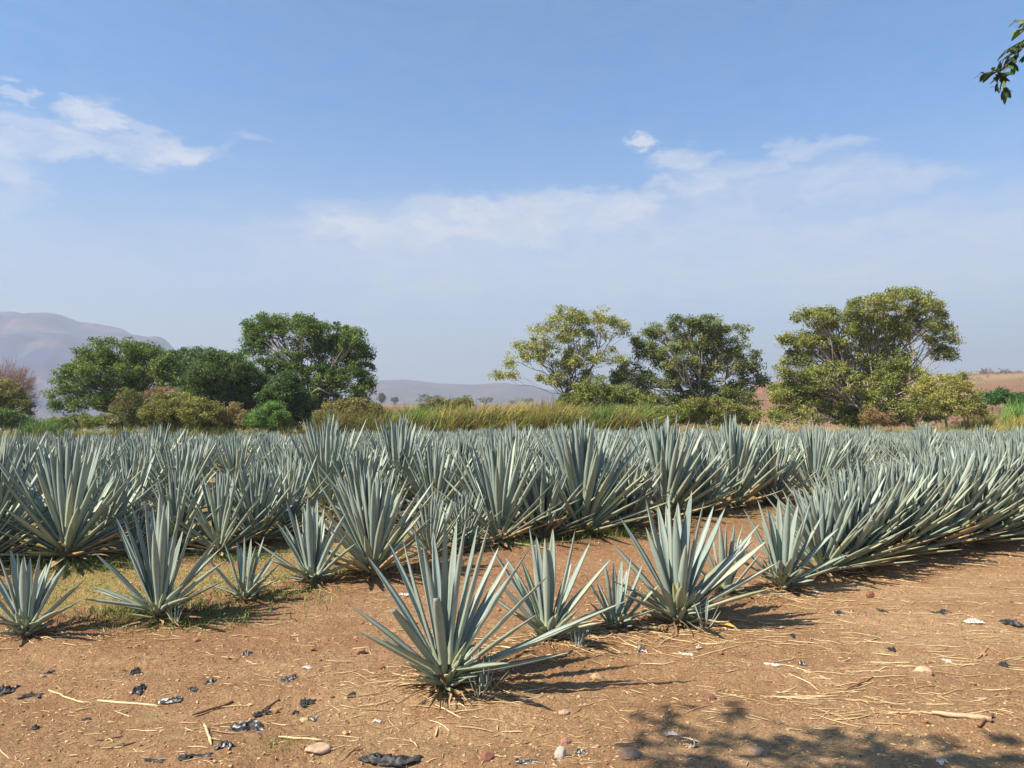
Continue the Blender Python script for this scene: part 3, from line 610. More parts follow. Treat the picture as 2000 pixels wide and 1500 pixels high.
tree('shrub', 'low dark green bush at the left edge under the golden one', 'shrub', 80, (20, 838), [(10, 818, 36, 20), (35, 826, 26, 14)], DKG[:3], 23, trunk_r=.06, nclump=2.6, size=.12, sig=.3, group=SH)
tree('tree', 'broad dark green tree on the left with layered boughs reaching over its left side', 'tree', 84, (232, 836), [(230, 690, 70, 30), (185, 700, 45, 26), (290, 700, 50, 32), (155, 740, 50, 26), (215, 735, 60, 30), (285, 745, 60, 34), (130, 775, 38, 18), (185, 785, 50, 22), (330, 730, 28, 40), (240, 785, 50, 26), (125, 795, 25, 12)],
     DKG, 24, (.26, .21, .16), .5, 1.9, 50, .15, .42, (232, 806), SH, limbk=.9)
tree('tree', 'low dark tree crown between the broad left tree and the two-lobed tree', 'tree', 98, (390, 836), [(350, 705, 40, 24), (400, 700, 45, 22), (445, 706, 35, 24), (375, 735, 50, 30), (430, 740, 40, 30)], [(.022, .045, .012), (.045, .085, .018), (.08, .125, .028)], 25, trunk_r=.3, nclump=2.2, size=.17, sig=.45, group=SH)
tree('tree', 'dense feathery dark green tree in front of the two-lobed tree', 'tree', 78, (455, 838), [(430, 725, 60, 34), (395, 755, 42, 38), (465, 750, 60, 44), (440, 790, 70, 34), (500, 765, 40, 40)], MIDG, 26, (.2, .17, .13), .25, 3.0, 52, .12, .36, group=SH)
tree('tree', 'small dark feathery tree against the trunks of the two-lobed tree', 'tree', 76, (560, 838), [(560, 760, 38, 34), (545, 790, 45, 34), (580, 800, 30, 26)], MIDG[:2] + [(.05, .09, .02)], 27, (.2, .17, .13), .2, 3.0, 50, .12, .34, group=SH)
tree('tree', 'large two-lobed spreading tree with many pale limbs, left of centre', 'tree', 86, (612, 838), [(520, 632, 44, 16), (560, 628, 50, 16), (595, 640, 36, 20), (495, 655, 26, 24), (545, 655, 55, 22), (640, 650, 50, 20), (685, 665, 35, 26), (700, 700, 32, 36), (655, 690, 45, 30), (610, 680, 35, 26), (690, 745, 38, 30), (650, 740, 34, 26), (560, 700, 36, 20), (500, 695, 26, 26), (670, 785, 42, 24), (712, 760, 20, 24), (575, 730, 34, 20), (620, 735, 34, 24), (600, 775, 44, 26), (645, 800, 40, 22), (540, 720, 26, 20)],
     DKG, 28, (.34, .29, .23), .5, 1.8, 50, .145, .40, (612, 775), SH, trunks=3, limbk=1.0, hollow=.62)
tree('shrub', 'rounded golden olive shrub before the gap between the left trees', 'shrub', 74, (352, 842), [(345, 795, 55, 28), (310, 810, 36, 24), (395, 808, 38, 26), (350, 820, 70, 20)], GOLD + OLV, 29, (.3, .2, .13), .08, 3.2, 46, .11, .30, group=SH)
tree('shrub', 'brownish twiggy shrub under the broad left tree', 'shrub', 75, (262, 842), [(255, 785, 34, 26), (235, 810, 30, 22), (285, 805, 30, 24)], RUST[:2] + OLV[:3], 30, (.36, .25, .17), .09, 1.6, 30, .11, .32, group=SH, bare=2)
tree('shrub', 'rusty dead shrub with broken twigs above the golden olive shrub', 'shrub', 77, (335, 842), [(330, 768, 26, 12), (300, 775, 20, 12)], RUST, 31, (.25, .14, .09), .07, 2, 22, .12, .28, group=SH, bare=3)
tree('shrub', 'orange withered reedy shrub beside a small green bush', 'shrub', 74, (455, 840), [(450, 810, 22, 18), (475, 818, 20, 14), (435, 815, 14, 12)], RUST + GOLD[1:], 32, (.3, .2, .12), .05, 2.6, 40, .10, .26, group=SH)
tree('shrub', 'small bright green bush below the feathery dark tree', 'shrub', 73, (525, 842), [(525, 812, 34, 18), (505, 825, 24, 12), (550, 824, 24, 12)], [(.04, .08, .02), (.08, .15, .03), (.10, .15, .035)], 33, trunk_r=.05, nclump=3, size=.11, sig=.27, group=SH)
tree('shrub', 'low grey-green hedge bush under the boughs of the broad left tree', 'shrub', 78, (150, 842), [(150, 826, 45, 13), (110, 830, 30, 10), (200, 828, 30, 12)], OLV[:3], 34, trunk_r=.05, nclump=3, size=.12, sig=.27, group=SH)
tree('shrub', 'low dark green undergrowth below the rounded golden olive shrub', 'shrub', 80, (330, 846), [(285, 828, 50, 12), (350, 832, 60, 11), (410, 830, 50, 12)], DKG[:3], 55, trunk_r=.05, nclump=3, size=.12, sig=.27, group=SH)
tree('shrub', 'shady green undergrowth at the foot of the two-lobed tree', 'shrub', 80, (600, 846), [(500, 828, 50, 13), (575, 826, 50, 16), (640, 828, 40, 15)], DKG[:3], 56, trunk_r=.05, nclump=3, size=.12, sig=.27, group=SH)
tree('shrub', 'dry brown and olive thicket below the right lobe of the two-lobed tree', 'shrub', 75, (690, 840), [(655, 805, 32, 22), (700, 800, 36, 24), (735, 808, 28, 18), (640, 822, 30, 14)], RUST + OLV, 35, (.3, .2, .13), .06, 2.2, 40, .11, .29, group=SH, bare=1)
tree('tree', 'airy pale green tree with thin crown and sky gaps, right of centre', 'tree', 82, (1102, 838), [(1110, 625, 44, 22), (1160, 620, 46, 20), (1205, 645, 34, 22), (1070, 655, 40, 22), (1125, 660, 46, 24), (1040, 680, 32, 18), (1010, 700, 26, 16), (1075, 700, 44, 20), (1135, 700, 44, 22), (1185, 700, 40, 16), (990, 735, 22, 8), (1110, 740, 36, 26), (1160, 745, 40, 18), (1075, 745, 26, 14)],
     PALE, 36, (.20, .17, .14), .32, 1.25, 44, .135, .40, (1102, 770), SH, hollow=.45)
tree('tree', 'dark rugged tree with whitish trunks and dead top twigs left of the biggest tree', 'tree', 84, (1372, 838), [(1290, 650, 36, 20), (1330, 632, 28, 18), (1385, 632, 36, 16), (1420, 660, 40, 24), (1360, 665, 46, 26), (1270, 690, 36, 22), (1320, 700, 46, 28), (1395, 705, 50, 30), (1450, 700, 34, 30), (1460, 745, 34, 24), (1230, 735, 40, 26), (1290, 745, 50, 26), (1440, 780, 44, 22), (1350, 740, 50, 24), (1245, 670, 12, 8), (1290, 790, 40, 24), (1405, 775, 44, 24), (1340, 785, 36, 18)],
     [(.025, .040, .010), (.055, .075, .016), (.10, .12, .028), (.17, .17, .045)], 37, (.40, .35, .29), .48, 1.75, 48, .145, .42, (1365, 765), SH, trunks=2, bare=1)
tree('shrub', 'dark dense bush between the airy pale tree and the rugged tree', 'shrub', 80, (1180, 840), [(1165, 775, 50, 28), (1215, 780, 44, 30), (1120, 795, 40, 24), (1250, 795, 36, 26), (1180, 805, 60, 20)], OLV[:3], 38, (.25, .2, .15), .15, 2.6, 46, .13, .34, group=SH)
tree('shrub', 'shady olive undergrowth at the foot of the rugged tree', 'shrub', 76, (1400, 840), [(1330, 815, 34, 18), (1390, 818, 40, 18), (1450, 815, 34, 20), (1290, 815, 28, 16), (1345, 800, 40, 20), (1410, 798, 34, 18)], OLV[:3] + RUST[:1], 39, (.3, .22, .15), .06, 2.6, 40, .12, .3, group=SH)
tree('tree', 'biggest billowing green tree at the right with tangled pale branches', 'tree', 80, (1690, 838), [(1760, 590, 56, 26), (1700, 600, 46, 26), (1810, 610, 36, 28), (1590, 625, 44, 22), (1640, 640, 46, 28), (1560, 665, 34, 20), (1840, 660, 28, 30), (1780, 640, 56, 30), (1710, 650, 50, 34), (1600, 680, 50, 28), (1660, 700, 60, 34), (1560, 700, 30, 14), (1840, 695, 24, 20), (1740, 710, 50, 30), (1620, 740, 60, 32), (1560, 765, 46, 26), (1700, 755, 60, 34), (1770, 750, 46, 40), (1600, 795, 70, 30), (1720, 800, 70, 28), (1545, 815, 40, 20), (1545, 722, 30, 24), (1535, 770, 26, 26), (1640, 820, 56, 18), (1780, 815, 50, 20), (1700, 822, 50, 14)],
     [(.05, .065, .016), (.095, .115, .026), (.155, .165, .04), (.22, .21, .06)], 40, (.38, .32, .25), .5, 2.0, 50, .14, .40, (1690, 790), SH, trunks=3)
tree('tree', 'low spreading olive tree with a pale slanting stem, right of the biggest tree', 'tree', 76, (1852, 836), [(1850, 752, 48, 20), (1820, 775, 40, 24), (1885, 775, 34, 22), (1850, 795, 56, 22), (1900, 800, 26, 18)], OLV + GOLD[1:2], 41, (.42, .36, .26), .13, 2.1, 44, .115, .33, (1840, 800), SH)
tree('shrub', 'rusty withered shrub inside the shade of the biggest tree', 'shrub', 73, (1710, 838), [(1705, 815, 22, 15), (1735, 822, 16, 10)], RUST, 42, (.3, .2, .12), .05, 2, 30, .10, .25, group=SH, bare=1)
tree('hedge', 'dark green clipped-looking hedge at the right edge beyond the yellow grass', 'hedge', 100, (1950, 825), [(1925, 782, 24, 12), (1955, 776, 26, 12), (1985, 784, 26, 14), (2020, 788, 26, 14)], [(.02, .05, .012), (.04, .09, .02)], 43, trunk_r=.08, nclump=3, size=.14, sig=.32, group=SH)
tree('shrub', 'round grey-green bush in the gap left of the airy pale tree', 'shrub', 88, (875, 828), [(875, 795, 38, 15), (905, 790, 20, 14), (845, 800, 20, 12)], [(.07, .08, .03), (.13, .13, .05), (.18, .16, .07)], 44, trunk_r=.06, nclump=2.8, size=.12, sig=.3, group=SH)
# far trees on the plain
def far_tree(px, py, w, h, d, label, seed, cols):
    mpp = d / F; b0 = P(px, py, d); yy = d; zz = gz(b0[0], yy); nr = np.random.RandomState(seed); root = empty('distant_tree', (b0[0], yy, zz)); tag(root, label, 'tree', 'small trees far off on the plain')
    W2, H2 = w * mpp / 2, h * mpp; top = P(px, py, d)[2] - zz; tb = MB(); tube(tb, [(0, 0, -1), (W2 * .05, 0, top * .3), (0, 0, H2 * .6)], [W2 * .07, W2 * .05, W2 * .02], 6, (.15, .11, .08, 1))
    for k in range(7): a_ = nr.uniform(0, 6.28); tube(tb, [(0, 0, H2 * .15), (math.cos(a_) * W2 * .6, math.sin(a_) * W2 * .6, H2 * .7)], [W2 * .03, W2 * .012], 4, (.15, .11, .08, 1))
    tb.build('trunk', M_BARK, root); n = 46; dirs = nr.normal(0, 1, (n, 3)); dirs /= np.linalg.norm(dirs, axis=1)[:, None]
    pc = dirs * (nr.random(n)[:, None] ** .4) * np.array([W2 * .85, W2 * .85, H2 * .38]) + np.array([0, 0, H2 * .52 + top * .3]); lb = MB()
    leaves(lb, pc, np.full(n, H2 * .10), 30, max(H2 * .075, .45), cols, nr); lb.build('crown', M_LEAF, root, smooth=False)
FT = [(771, 778, 24, 14, 640, 'lone small round tree on the plain right of the two-lobed tree'), (838, 782, 66, 20, 700, 'wide flat-topped dark tree on the plain, largest of those far off'),
      (948, 781, 44, 14, 820, 'low distant tree on the plain midway to the airy pale tree'), (885, 780, 22, 12, 900, 'tiny tree just right of the wide flat-topped one'), (1030, 782, 34, 12, 780, 'small distant tree beside the left tips of the airy pale tree'),
      (1000, 780, 16, 9, 1000, 'speck of a tree between the low distant tree and the airy pale tree'), (745, 779, 14, 22, 600, 'thin distant tree close to the two-lobed tree'),
      (1893, 727, 18, 10, 900, 'tiny tree on the skyline of the right hill, left of a pair'), (1912, 727, 14, 9, 920, 'tiny tree on the skyline of the right hill, right of its twin'), (1990, 733, 22, 12, 860, 'small dark tree on the hill skyline at the right edge'), (1940, 730, 10, 6, 940, 'faint dot of a tree on the right hill skyline'),
      (1925, 750, 40, 16, 620, 'brown scrubby tree halfway up the right hill'), (1965, 758, 44, 16, 600, 'second brown scrubby tree on the right hill, nearer the picture edge'), (1990, 746, 30, 12, 680, 'thin scrub tree on the right hill under the skyline tree')]
for i, (px, py, w, h, d, lab) in enumerate(FT):
    far_tree(px, py, w, h, d, lab, 500 + i, [(.05, .05, .03), (.09, .085, .045)] if px < 1900 or i in (7, 8, 9, 10) else [(.13, .09, .06), (.20, .13, .09)])
# bare brown scrub on the rising land behind the right trees
nr = np.random.RandomState(9); sb = MB(); pts_ = []
for _ in range(900):
    a_ = nr.uniform(.1, .66); r_ = 150 * (6 ** nr.random()); x, y = r_ * math.sin(a_), r_ * math.cos(a_); pts_.append((x, y, gz(x, y) + .6))
pts_ = np.array(pts_); leaves(sb, pts_, np.full(len(pts_), 1.0), 16, .5, [(.12, .08, .055), (.20, .12, .08), (.13, .12, .05), (.08, .08, .04)], nr)
tag(sb.build('hill_scrub', M_LEAF, smooth=False), 'dry brown scrub scattered over the rising hillside', 'scrub', kind='stuff')
# ------------------------------------------------------------------ tall grass and canes before the trees
def blades(mb, xy, hgt, wid, lean, cols, nr, spread=.25, seg=4):
    cols = np.array(cols) * 1.2; n = len(xy); h = hgt * nr.uniform(.6, 1.15, n); ph = nr.uniform(0, 6.283, n); ln = lean + nr.normal(0, spread, (n, 2)); t_ = np.linspace(0, 1, seg + 1)
    z0 = land(xy[:, 0], xy[:, 1]); side = np.stack([np.cos(ph), np.sin(ph)], -1) * wid * nr.uniform(.6, 1.3, n)[:, None]
    V = np.zeros((n, seg + 1, 2, 3))
    for i, u in enumerate(t_):
        cx = xy + ln * (h * u ** 1.8)[:, None]; cz = z0 + h * (u - .28 * u ** 3 * np.clip(np.linalg.norm(ln, axis=1), 0, 1.4)); wv = side * (1 - u ** 1.5) * .5 + 1e-4
        V[:, i, 0, :2] = cx - wv; V[:, i, 1, :2] = cx + wv; V[:, i, :, 2] = cz[:, None]
    I = np.arange(n * (seg + 1) * 2).reshape(n, seg + 1, 2); q = np.stack([I[:, :-1, 0], I[:, :-1, 1], I[:, 1:, 1], I[:, 1:, 0]], -1).reshape(-1, 4)
    cols = np.array(cols); ci = nr.randint(0, len(cols), n); cc = cols[ci] * nr.uniform(.8, 1.2, (n, 1)); cc = np.concatenate([cc, np.ones((n, 1))], 1)
    mb.add(V.reshape(-1, 3), q, None, np.repeat(cc, (seg + 1) * 2, 0))
nr = np.random.RandomState(5); gb = MB()
YG = [(.15, .17, .04), (.24, .24, .055), (.34, .29, .08), (.25, .18, .07), (.10, .14, .035), (.20, .22, .06), (.36, .31, .10)]
def band(px0, px1, d0, d1, ntuft, nb, h, w, lean, cols, spread=.25):
    for _ in range(ntuft):
        px = nr.uniform(px0, px1); d = nr.uniform(d0, d1); c = np.array([(px - 1000) / F * d, d]); hh = h * nr.uniform(.40, 1.15)
        cs = [cols[i] for i in nr.choice(len(cols), 2)]
        ln_ = np.array(lean) * nr.uniform(-.1, 1.7) + nr.normal(0, .12, 2)
        blades(gb, c + nr.normal(0, nr.uniform(.12, .34), (nb, 2)), hh, w, ln_, cs, nr, spread * nr.uniform(.6, 1.6))
band(620, 1270, 71.5, 76, 400, 60, 3.5, .10, (.45, 0), YG)
band(860, 1120, 72, 77, 120, 70, 4.2, .12, (.6, 0), YG[1:4], .2)
band(1130, 1260, 72, 76, 70, 70, 3.7, .14, (.55, 0), [(.09, .16, .05), (.14, .22, .05), (.25, .27, .06)], .2)
band(620, 780, 71.5, 76, 110, 60, 3.2, .10, (.2, 0), [(.16, .12, .05), (.24, .20, .07), (.13, .15, .04)])
band(780, 1250, 71.5, 76, 140, 60, 3.1, .10, (.4, 0), [(.12, .15, .04), (.22, .17, .06), (.16, .19, .05)])
band(780, 840, 72, 75, 30, 60, 3.8, .12, (.2, 0), [(.12, .22, .04), (.16, .26, .05)])
band(-80, 640, 71.5, 74, 420, 40, 2.1, .07, (.2, 0), YG + [(.10, .15, .04)])
band(50, 110, 72, 76, 30, 50, 3.2, .1, (.1, 0), [(.08, .16, .04), (.12, .2, .05)])
band(1260, 1540, 71.5, 74, 160, 40, 1.7, .08, (.25, 0), YG)
band(1500, 2060, 71.5, 75, 260, 46, 1.5, .08, (.25, 0), YG[1:])
band(1870, 2060, 74, 84, 90, 60, 3.0, .10, (.3, 0), YG[1:4] + [(.40, .27, .09)])
band(1960, 2070, 78, 84, 50, 60, 4.6, .13, (.2, 0), [(.10, .2, .04), (.14, .26, .05)])
tag(gb.build('tall_grass', M_GRASS, smooth=False), 'tall yellow-green grass and canes leaning in the wind behind the agaves', 'grass', kind='stuff')
# short turf, weeds
nr = np.random.RandomState(6); tb_ = MB(); n = 90000
xs = nr.uniform(-9, 3, n); ys = nr.uniform(5.3, 15, n); s1, p1 = rowcoord(xs, ys); q1 = np.abs((p1 + 1.5) % 3 - 1.5)
mk = (p1 > 2.7) & (q1 > .35) & (xs + .25 * (ys - 7) < .9) & (fbm(xs / .8, ys / .8, 3, 61) > -.22 + nr.uniform(-.1, .1, n)) & (np.abs(xs) < ys * .72)
xy = np.stack([xs, ys], -1)[mk]
hh_ = .022 + .05 * sst(.0, .35, fbm(xy[:, 0] / .3, xy[:, 1] / .3, 3, 95))
blades(tb_, xy, hh_, .007, np.array([0, 0]), [(.40, .34, .12), (.32, .31, .10), (.20, .25, .06), (.46, .38, .16)], nr, .9, 2)
tag(tb_.build('turf', M_GRASS, smooth=False), 'short dry yellow turf between the agave rows on the left', 'turf', kind='stuff')
wb = MB()
for (px, py, rad, n, h) in [(290, 1215, .30, 500, .10), (360, 1205, .35, 600, .11), (240, 1225, .25, 250, .06), (520, 1170, .3, 400, .08), (150, 1112, .4, 500, .13), (470, 1090, .3, 300, .07), (1138, 1052, .4, 700, .17), (700, 1130, .4, 400, .08), (545, 1462, .10, 200, .035), (550, 1128, .5, 400, .05), (1010, 1070, .4, 350, .10), (30, 1160, .5, 300, .08), (425,1095,.3,250,.1)]:
    g = G(px, py)[:2]; blades(wb, g + nr.normal(0, 1, (n, 2)) * np.array([rad, rad * .5]), h, .008, np.array([0, 0]), [(.07, .12, .03), (.12, .17, .04), (.22, .22, .07)], nr, .8, 3)
g = G(1120, 1040); lv = nr.normal(0, 1, (60, 3)) * np.array([.16, .1, .25]) + np.array([g[0], g[1] - .45, .45]); leaves(wb, lv[lv[:, 2] > .03], np.full((lv[:, 2] > .03).sum(), .04), 10, .016, [(.05, .10, .02), (.09, .15, .03)], nr)
tag(wb.build('weeds', M_GRASS, smooth=False), 'low green weeds around the feet of the agaves', 'weeds', kind='stuff')
# ------------------------------------------------------------------ litter on the ground
nr = np.random.RandomState(8); stb = MB()
def straw(mb, x, y, ang, ln, w, col, curve=0.0):
    k = 4; t_ = np.linspace(-.5, .5, k); dx, dy = math.cos(ang), math.sin(ang); cv = curve * ln * (.25 - t_ ** 2)
    px = x + t_ * ln * dx - cv * dy; py = y + t_ * ln * dy + cv * dx; pz = GZ(px, py) + w * .7 + .002
    V = []
    for i in range(k):
        ww = w * (1 if 0 < i < k - 1 else .6); V += [(px[i] - dy * ww / 2, py[i] + dx * ww / 2, pz[i]), (px[i], py[i], pz[i] + ww * .45), (px[i] + dy * ww / 2, py[i] - dx * ww / 2, pz[i]), (px[i], py[i], pz[i] - ww * .4)]
    I = np.arange(k * 4).reshape(k, 4); J = np.roll(I, -1, 1); mb.add(V, np.stack([I[:-1], J[:-1], J[1:], I[1:]], -1).reshape(-1, 4), None, col)
def GZ(x, y):
    x = np.atleast_1d(x); y = np.atleast_1d(y); s2, p2 = rowcoord(x, y); f2 = field_mask(x, y); qq = np.abs((p2 + 1.5) % 3 - 1.5); rl = np.exp(-(qq / .5) ** 2) * f2
    rg = .35 + .65 * sst(-.25, .35, fbm(x / 1.1, y / 1.1, 3, 21)) + .9 * rl; nn = 1 - sst(16, 30, np.hypot(x, y))
    z = land(x, y) + nn * rg * (.030 * np.clip(fbm(x / .11, y / .11, 4, 31, .62), -.5, .5) + .022 * (np.abs(fbm(x / .33, y / .33, 3, 37)) - .15) + .015 * fbm(x / .045, y / .045, 2, 41))
    return z + nn * (1-sst(5.5,7.0,y)) * .018 * np.sin(y * 9 + x * .8 + fbm(x, y, 2, 77) * 5) * (1 - f2)
SC = [(.56, .41, .21), (.47, .32, .16), (.64, .49, .28), (.34, .21, .10)]
def place_straw(n, pxr, pyr, lr, wr, angs=.35):
    for _ in range(n):
        g = G(nr.uniform(*pxr), nr.uniform(*pyr)); ln = nr.uniform(*lr) * (.4 + .7 * nr.random()); straw(stb, g[0], g[1], nr.normal(0, angs) - .05, ln, nr.uniform(*wr), SC[nr.randint(4)] + (1,), nr.normal(0, .12))
place_straw(260, (1150, 2050), (1150, 1400), (.05, .22), (.003, .006), .6)
place_straw(200, (1500, 2050), (1100, 1400), (.08, .34), (.003, .007), .25)
place_straw(160, (1150, 1800), (1330, 1420), (.03, .14), (.0025, .005), .6)
place_straw(240, (0, 1150), (1240, 1500), (.03, .14), (.003, .006), .5)
place_straw(140, (400, 1250), (1140, 1300), (.04, .16), (.003, .006), .5)
place_straw(70, (1400, 2050), (1120, 1420), (.14, .42), (.006, .009), .4)
place_straw(50, (0, 1400), (1230, 1480), (.05, .22), (.005, .009), .6)
place_straw(380, (0, 2050), (1180, 1500), (.015, .05), (.0025, .005), 1.2)
for (px, py, n) in [(870, 1345, 170), (1090, 1270, 120), (1330, 1235, 150), (1530, 1165, 100), (1210, 1245, 80), (1650, 1130, 90), (1750, 1100, 90), (310, 1225, 60), (50, 1255, 60), (620, 1155, 50)]:
    for _ in range(n):
        g = G(px, py)[:2] + nr.normal(0, 1, 2) * np.array([.34, .2]); straw(stb, g[0], g[1], nr.uniform(-1, 1), nr.uniform(.05, .28), nr.uniform(.003, .009), SC[nr.randint(4)] + (1,), nr.normal(0, .4))
n = 16000; xs = nr.uniform(-5, 6.5, n); ys = 3.2 + 6.5 * nr.random(n) ** 1.3
den = fbm(xs / .9, ys / .5, 3, 91); mk = den > nr.uniform(-.45, .3, n)
for x, y in zip(xs[mk][:6500], ys[mk][:6500]): straw(stb, x, y, nr.uniform(-1.57, 1.57), nr.uniform(.008, .035), nr.uniform(.0025, .006), SC[nr.randint(3)] + (1,), 0)
tag(stb.build('straw_litter', M_STRAW), 'scattered dry straw and chaff over the bare soil', 'straw', kind='stuff')
_ico = None
def ico(sub=1):
    import bmesh
    bm = bmesh.new(); bmesh.ops.create_icosphere(bm, subdivisions=sub, radius=1); V = np.array([v.co[:] for v in bm.verts]); T = np.array([[v.index for v in f.verts] for f in bm.faces]); bm.free(); return V, T
IV, IT = ico(1); IV2, IT2 = ico(3)
cb = MB(); n = 15000; xs = nr.uniform(-5.5, 7, n); ys = 3.2 + 7.5 * nr.random(n) ** 1.4; zz = GZ(xs, ys); rl = field_mask(xs, ys)
for i in range(n):
    if abs(xs[i]) > ys[i] * .75: continue
    s = nr.uniform(.0035, .009) * (1 + 1.6 * (nr.random() < .02)); v = IV * (1 + nr.uniform(-.3, .3, (len(IV), 1))) * s * np.array([1.2, 1, .7]); c = [(.32, .18, .09), (.25, .13, .06), (.48, .34, .19), (.20, .10, .05), (.42, .28, .15)][nr.randint(5)]
    cb.add(v + np.array([xs[i], ys[i], zz[i] + s * .25]), None, IT, c + (1,))
tag(cb.build('gravel', M_STONE, smooth=False), 'small clods and pebbles spread over the bare soil', 'gravel', kind='stuff')
def rock(px, py, wpx, label, col=(.40, .26, .18), flat=.5, seed=0, name='stone', cat='stone', grp='loose stones on the bare soil'):
    r_ = np.random.RandomState(seed + px); g = G(px, py); s = wpx / F * g[1] / 2; v = IV2.copy(); ax = r_.normal(0, 1, (7, 3)); ax /= np.linalg.norm(ax, axis=1)[:, None]
    for a_ in ax:                        # chip flat facets off the pebble
        dd = v @ a_; k = r_.uniform(.62, .85); v = v - np.clip(dd - k, 0, None)[:, None] * a_
    v = v * np.array([s, s * .75, s * flat]); z = float(GZ(g[0], g[1])[0]); mb = MB(); mb.add(v, None, IT2, col + (1,)); o = mb.build(name, M_STONE, smooth=False); o.location = (g[0], g[1], z + s * flat * .35); o.rotation_euler = (0, 0, r_.uniform(-.5, .5)); return tag(o, label, cat, grp)
for i, a_ in enumerate([(620, 1470, 52, 'flat pinkish stone beside a tuft of grass near the bottom edge', (.40, .28, .19), .35), (1106, 1442, 24, 'reddish stone on the path below the nearest agave, right of it', (.33, .17, .12), .7),
    (1166, 1322, 26, 'brown rounded stone right of the nearest agave shadow', (.42, .26, .15), .7), (1804, 1322, 34, 'angular tan stone on the strawy path at the right', (.50, .33, .22), .7),
    (952, 1484, 28, 'dark reddish stone cut by the bottom edge near the middle', (.22, .10, .07), .8), (1102, 1394, 24, 'pale pinkish stone with a white side, on the path below the front agaves', (.42, .30, .22), .5),
    (1388, 1370, 20, 'dark maroon pebble on the path just above the tree shadow', (.22, .10, .08), .7), (1700, 1168, 16, 'dark red clod standing on the soil below the dense front row', (.20, .09, .05), 1.3), (704, 1278, 22, 'small brown clod to the left of the nearest agave', (.28, .14, .08), .7),
    (1228, 1478, 50, 'flat dark stone lying in the tree shadow', (.24, .16, .12), .35), (1482, 1472, 44, 'flat brown stone in the middle of the tree shadow', (.28, .19, .14), .4), (384, 1252, 14, 'little clod on the bare path left of centre', (.3, .16, .09), .8)]):
    rock(*a_, seed=i)
rock(1095, 1480, 26, 'upright pale grey stone shaped like a wedge at the bottom edge', (.42, .38, .33), 1.25, 77)
def crumple(px, py, wpx, hpx, label, kind='black', seed=0, lift=.35):
    r_ = np.random.RandomState(seed * 13 + 5); g = G(px, py); w = wpx * .78 / F * g[1]; dpt = hpx * .62 / (py - HZ) * g[1]; n = 22; m = 14
    u, v = np.meshgrid(np.linspace(-1, 1, n), np.linspace(-1, 1, m)); ang = np.arctan2(v, u); rad = 1 + .45 * fbm(np.cos(ang) * 1.6 + seed, np.sin(ang) * 1.6, 3, seed)
    x = u * rad * w / 2; y = v * rad * dpt / 2 * (1 + .3 * np.sin(u * 3 + seed)) + .25 * dpt * np.sin(u * 2.2 + seed * 2)
    hgt = min(w, max(dpt, w * .5)) * lift; f = np.abs(fbm(u * 2.1 + seed, v * 2.1, 4, seed + 3, .6)) * 2.4; z = hgt * f * (1 - .75 * np.maximum(u ** 2, v ** 2)) + .003
    x = x + .1 * w * fbm(u * 3, v * 3, 2, seed + 8); z0 = float(GZ(g[0], g[1])[0]); I = np.arange(n * m).reshape(m, n)
    q = np.stack([I[:-1, :-1], I[:-1, 1:], I[1:, 1:], I[1:, :-1]], -1).reshape(-1, 4); keep = r_.random(len(q)) > .04
    bc = (.022, .022, .024) if kind != 'white' else (.48, .45, .40)
    C4 = np.ones((n * m, 4)) * np.array(bc + (1,))
    if kind == 'mixed': k = fbm(u * 1.8 + seed, v * 1.8, 2, seed + 20).ravel() > .12; C4[k] = (.52, .49, .45, 1)
    V1 = np.stack([x, y, z], -1).reshape(-1, 3); mb = MB(); mb.add(V1, q[keep], None, C4); mb.add(V1 - np.array([0, 0, .0012]), q[keep][:, ::-1], None, C4)
    nm = 'paper_scrap' if kind == 'white' else 'plastic_scrap'; o = mb.build(nm, M_PLAST if kind != 'white' else M_STONE, smooth=True); o.location = (g[0], g[1], z0)
    return tag(o, label, 'scrap', 'white scraps on the bare soil' if kind == 'white' else 'torn plastic scraps on the bare soil')
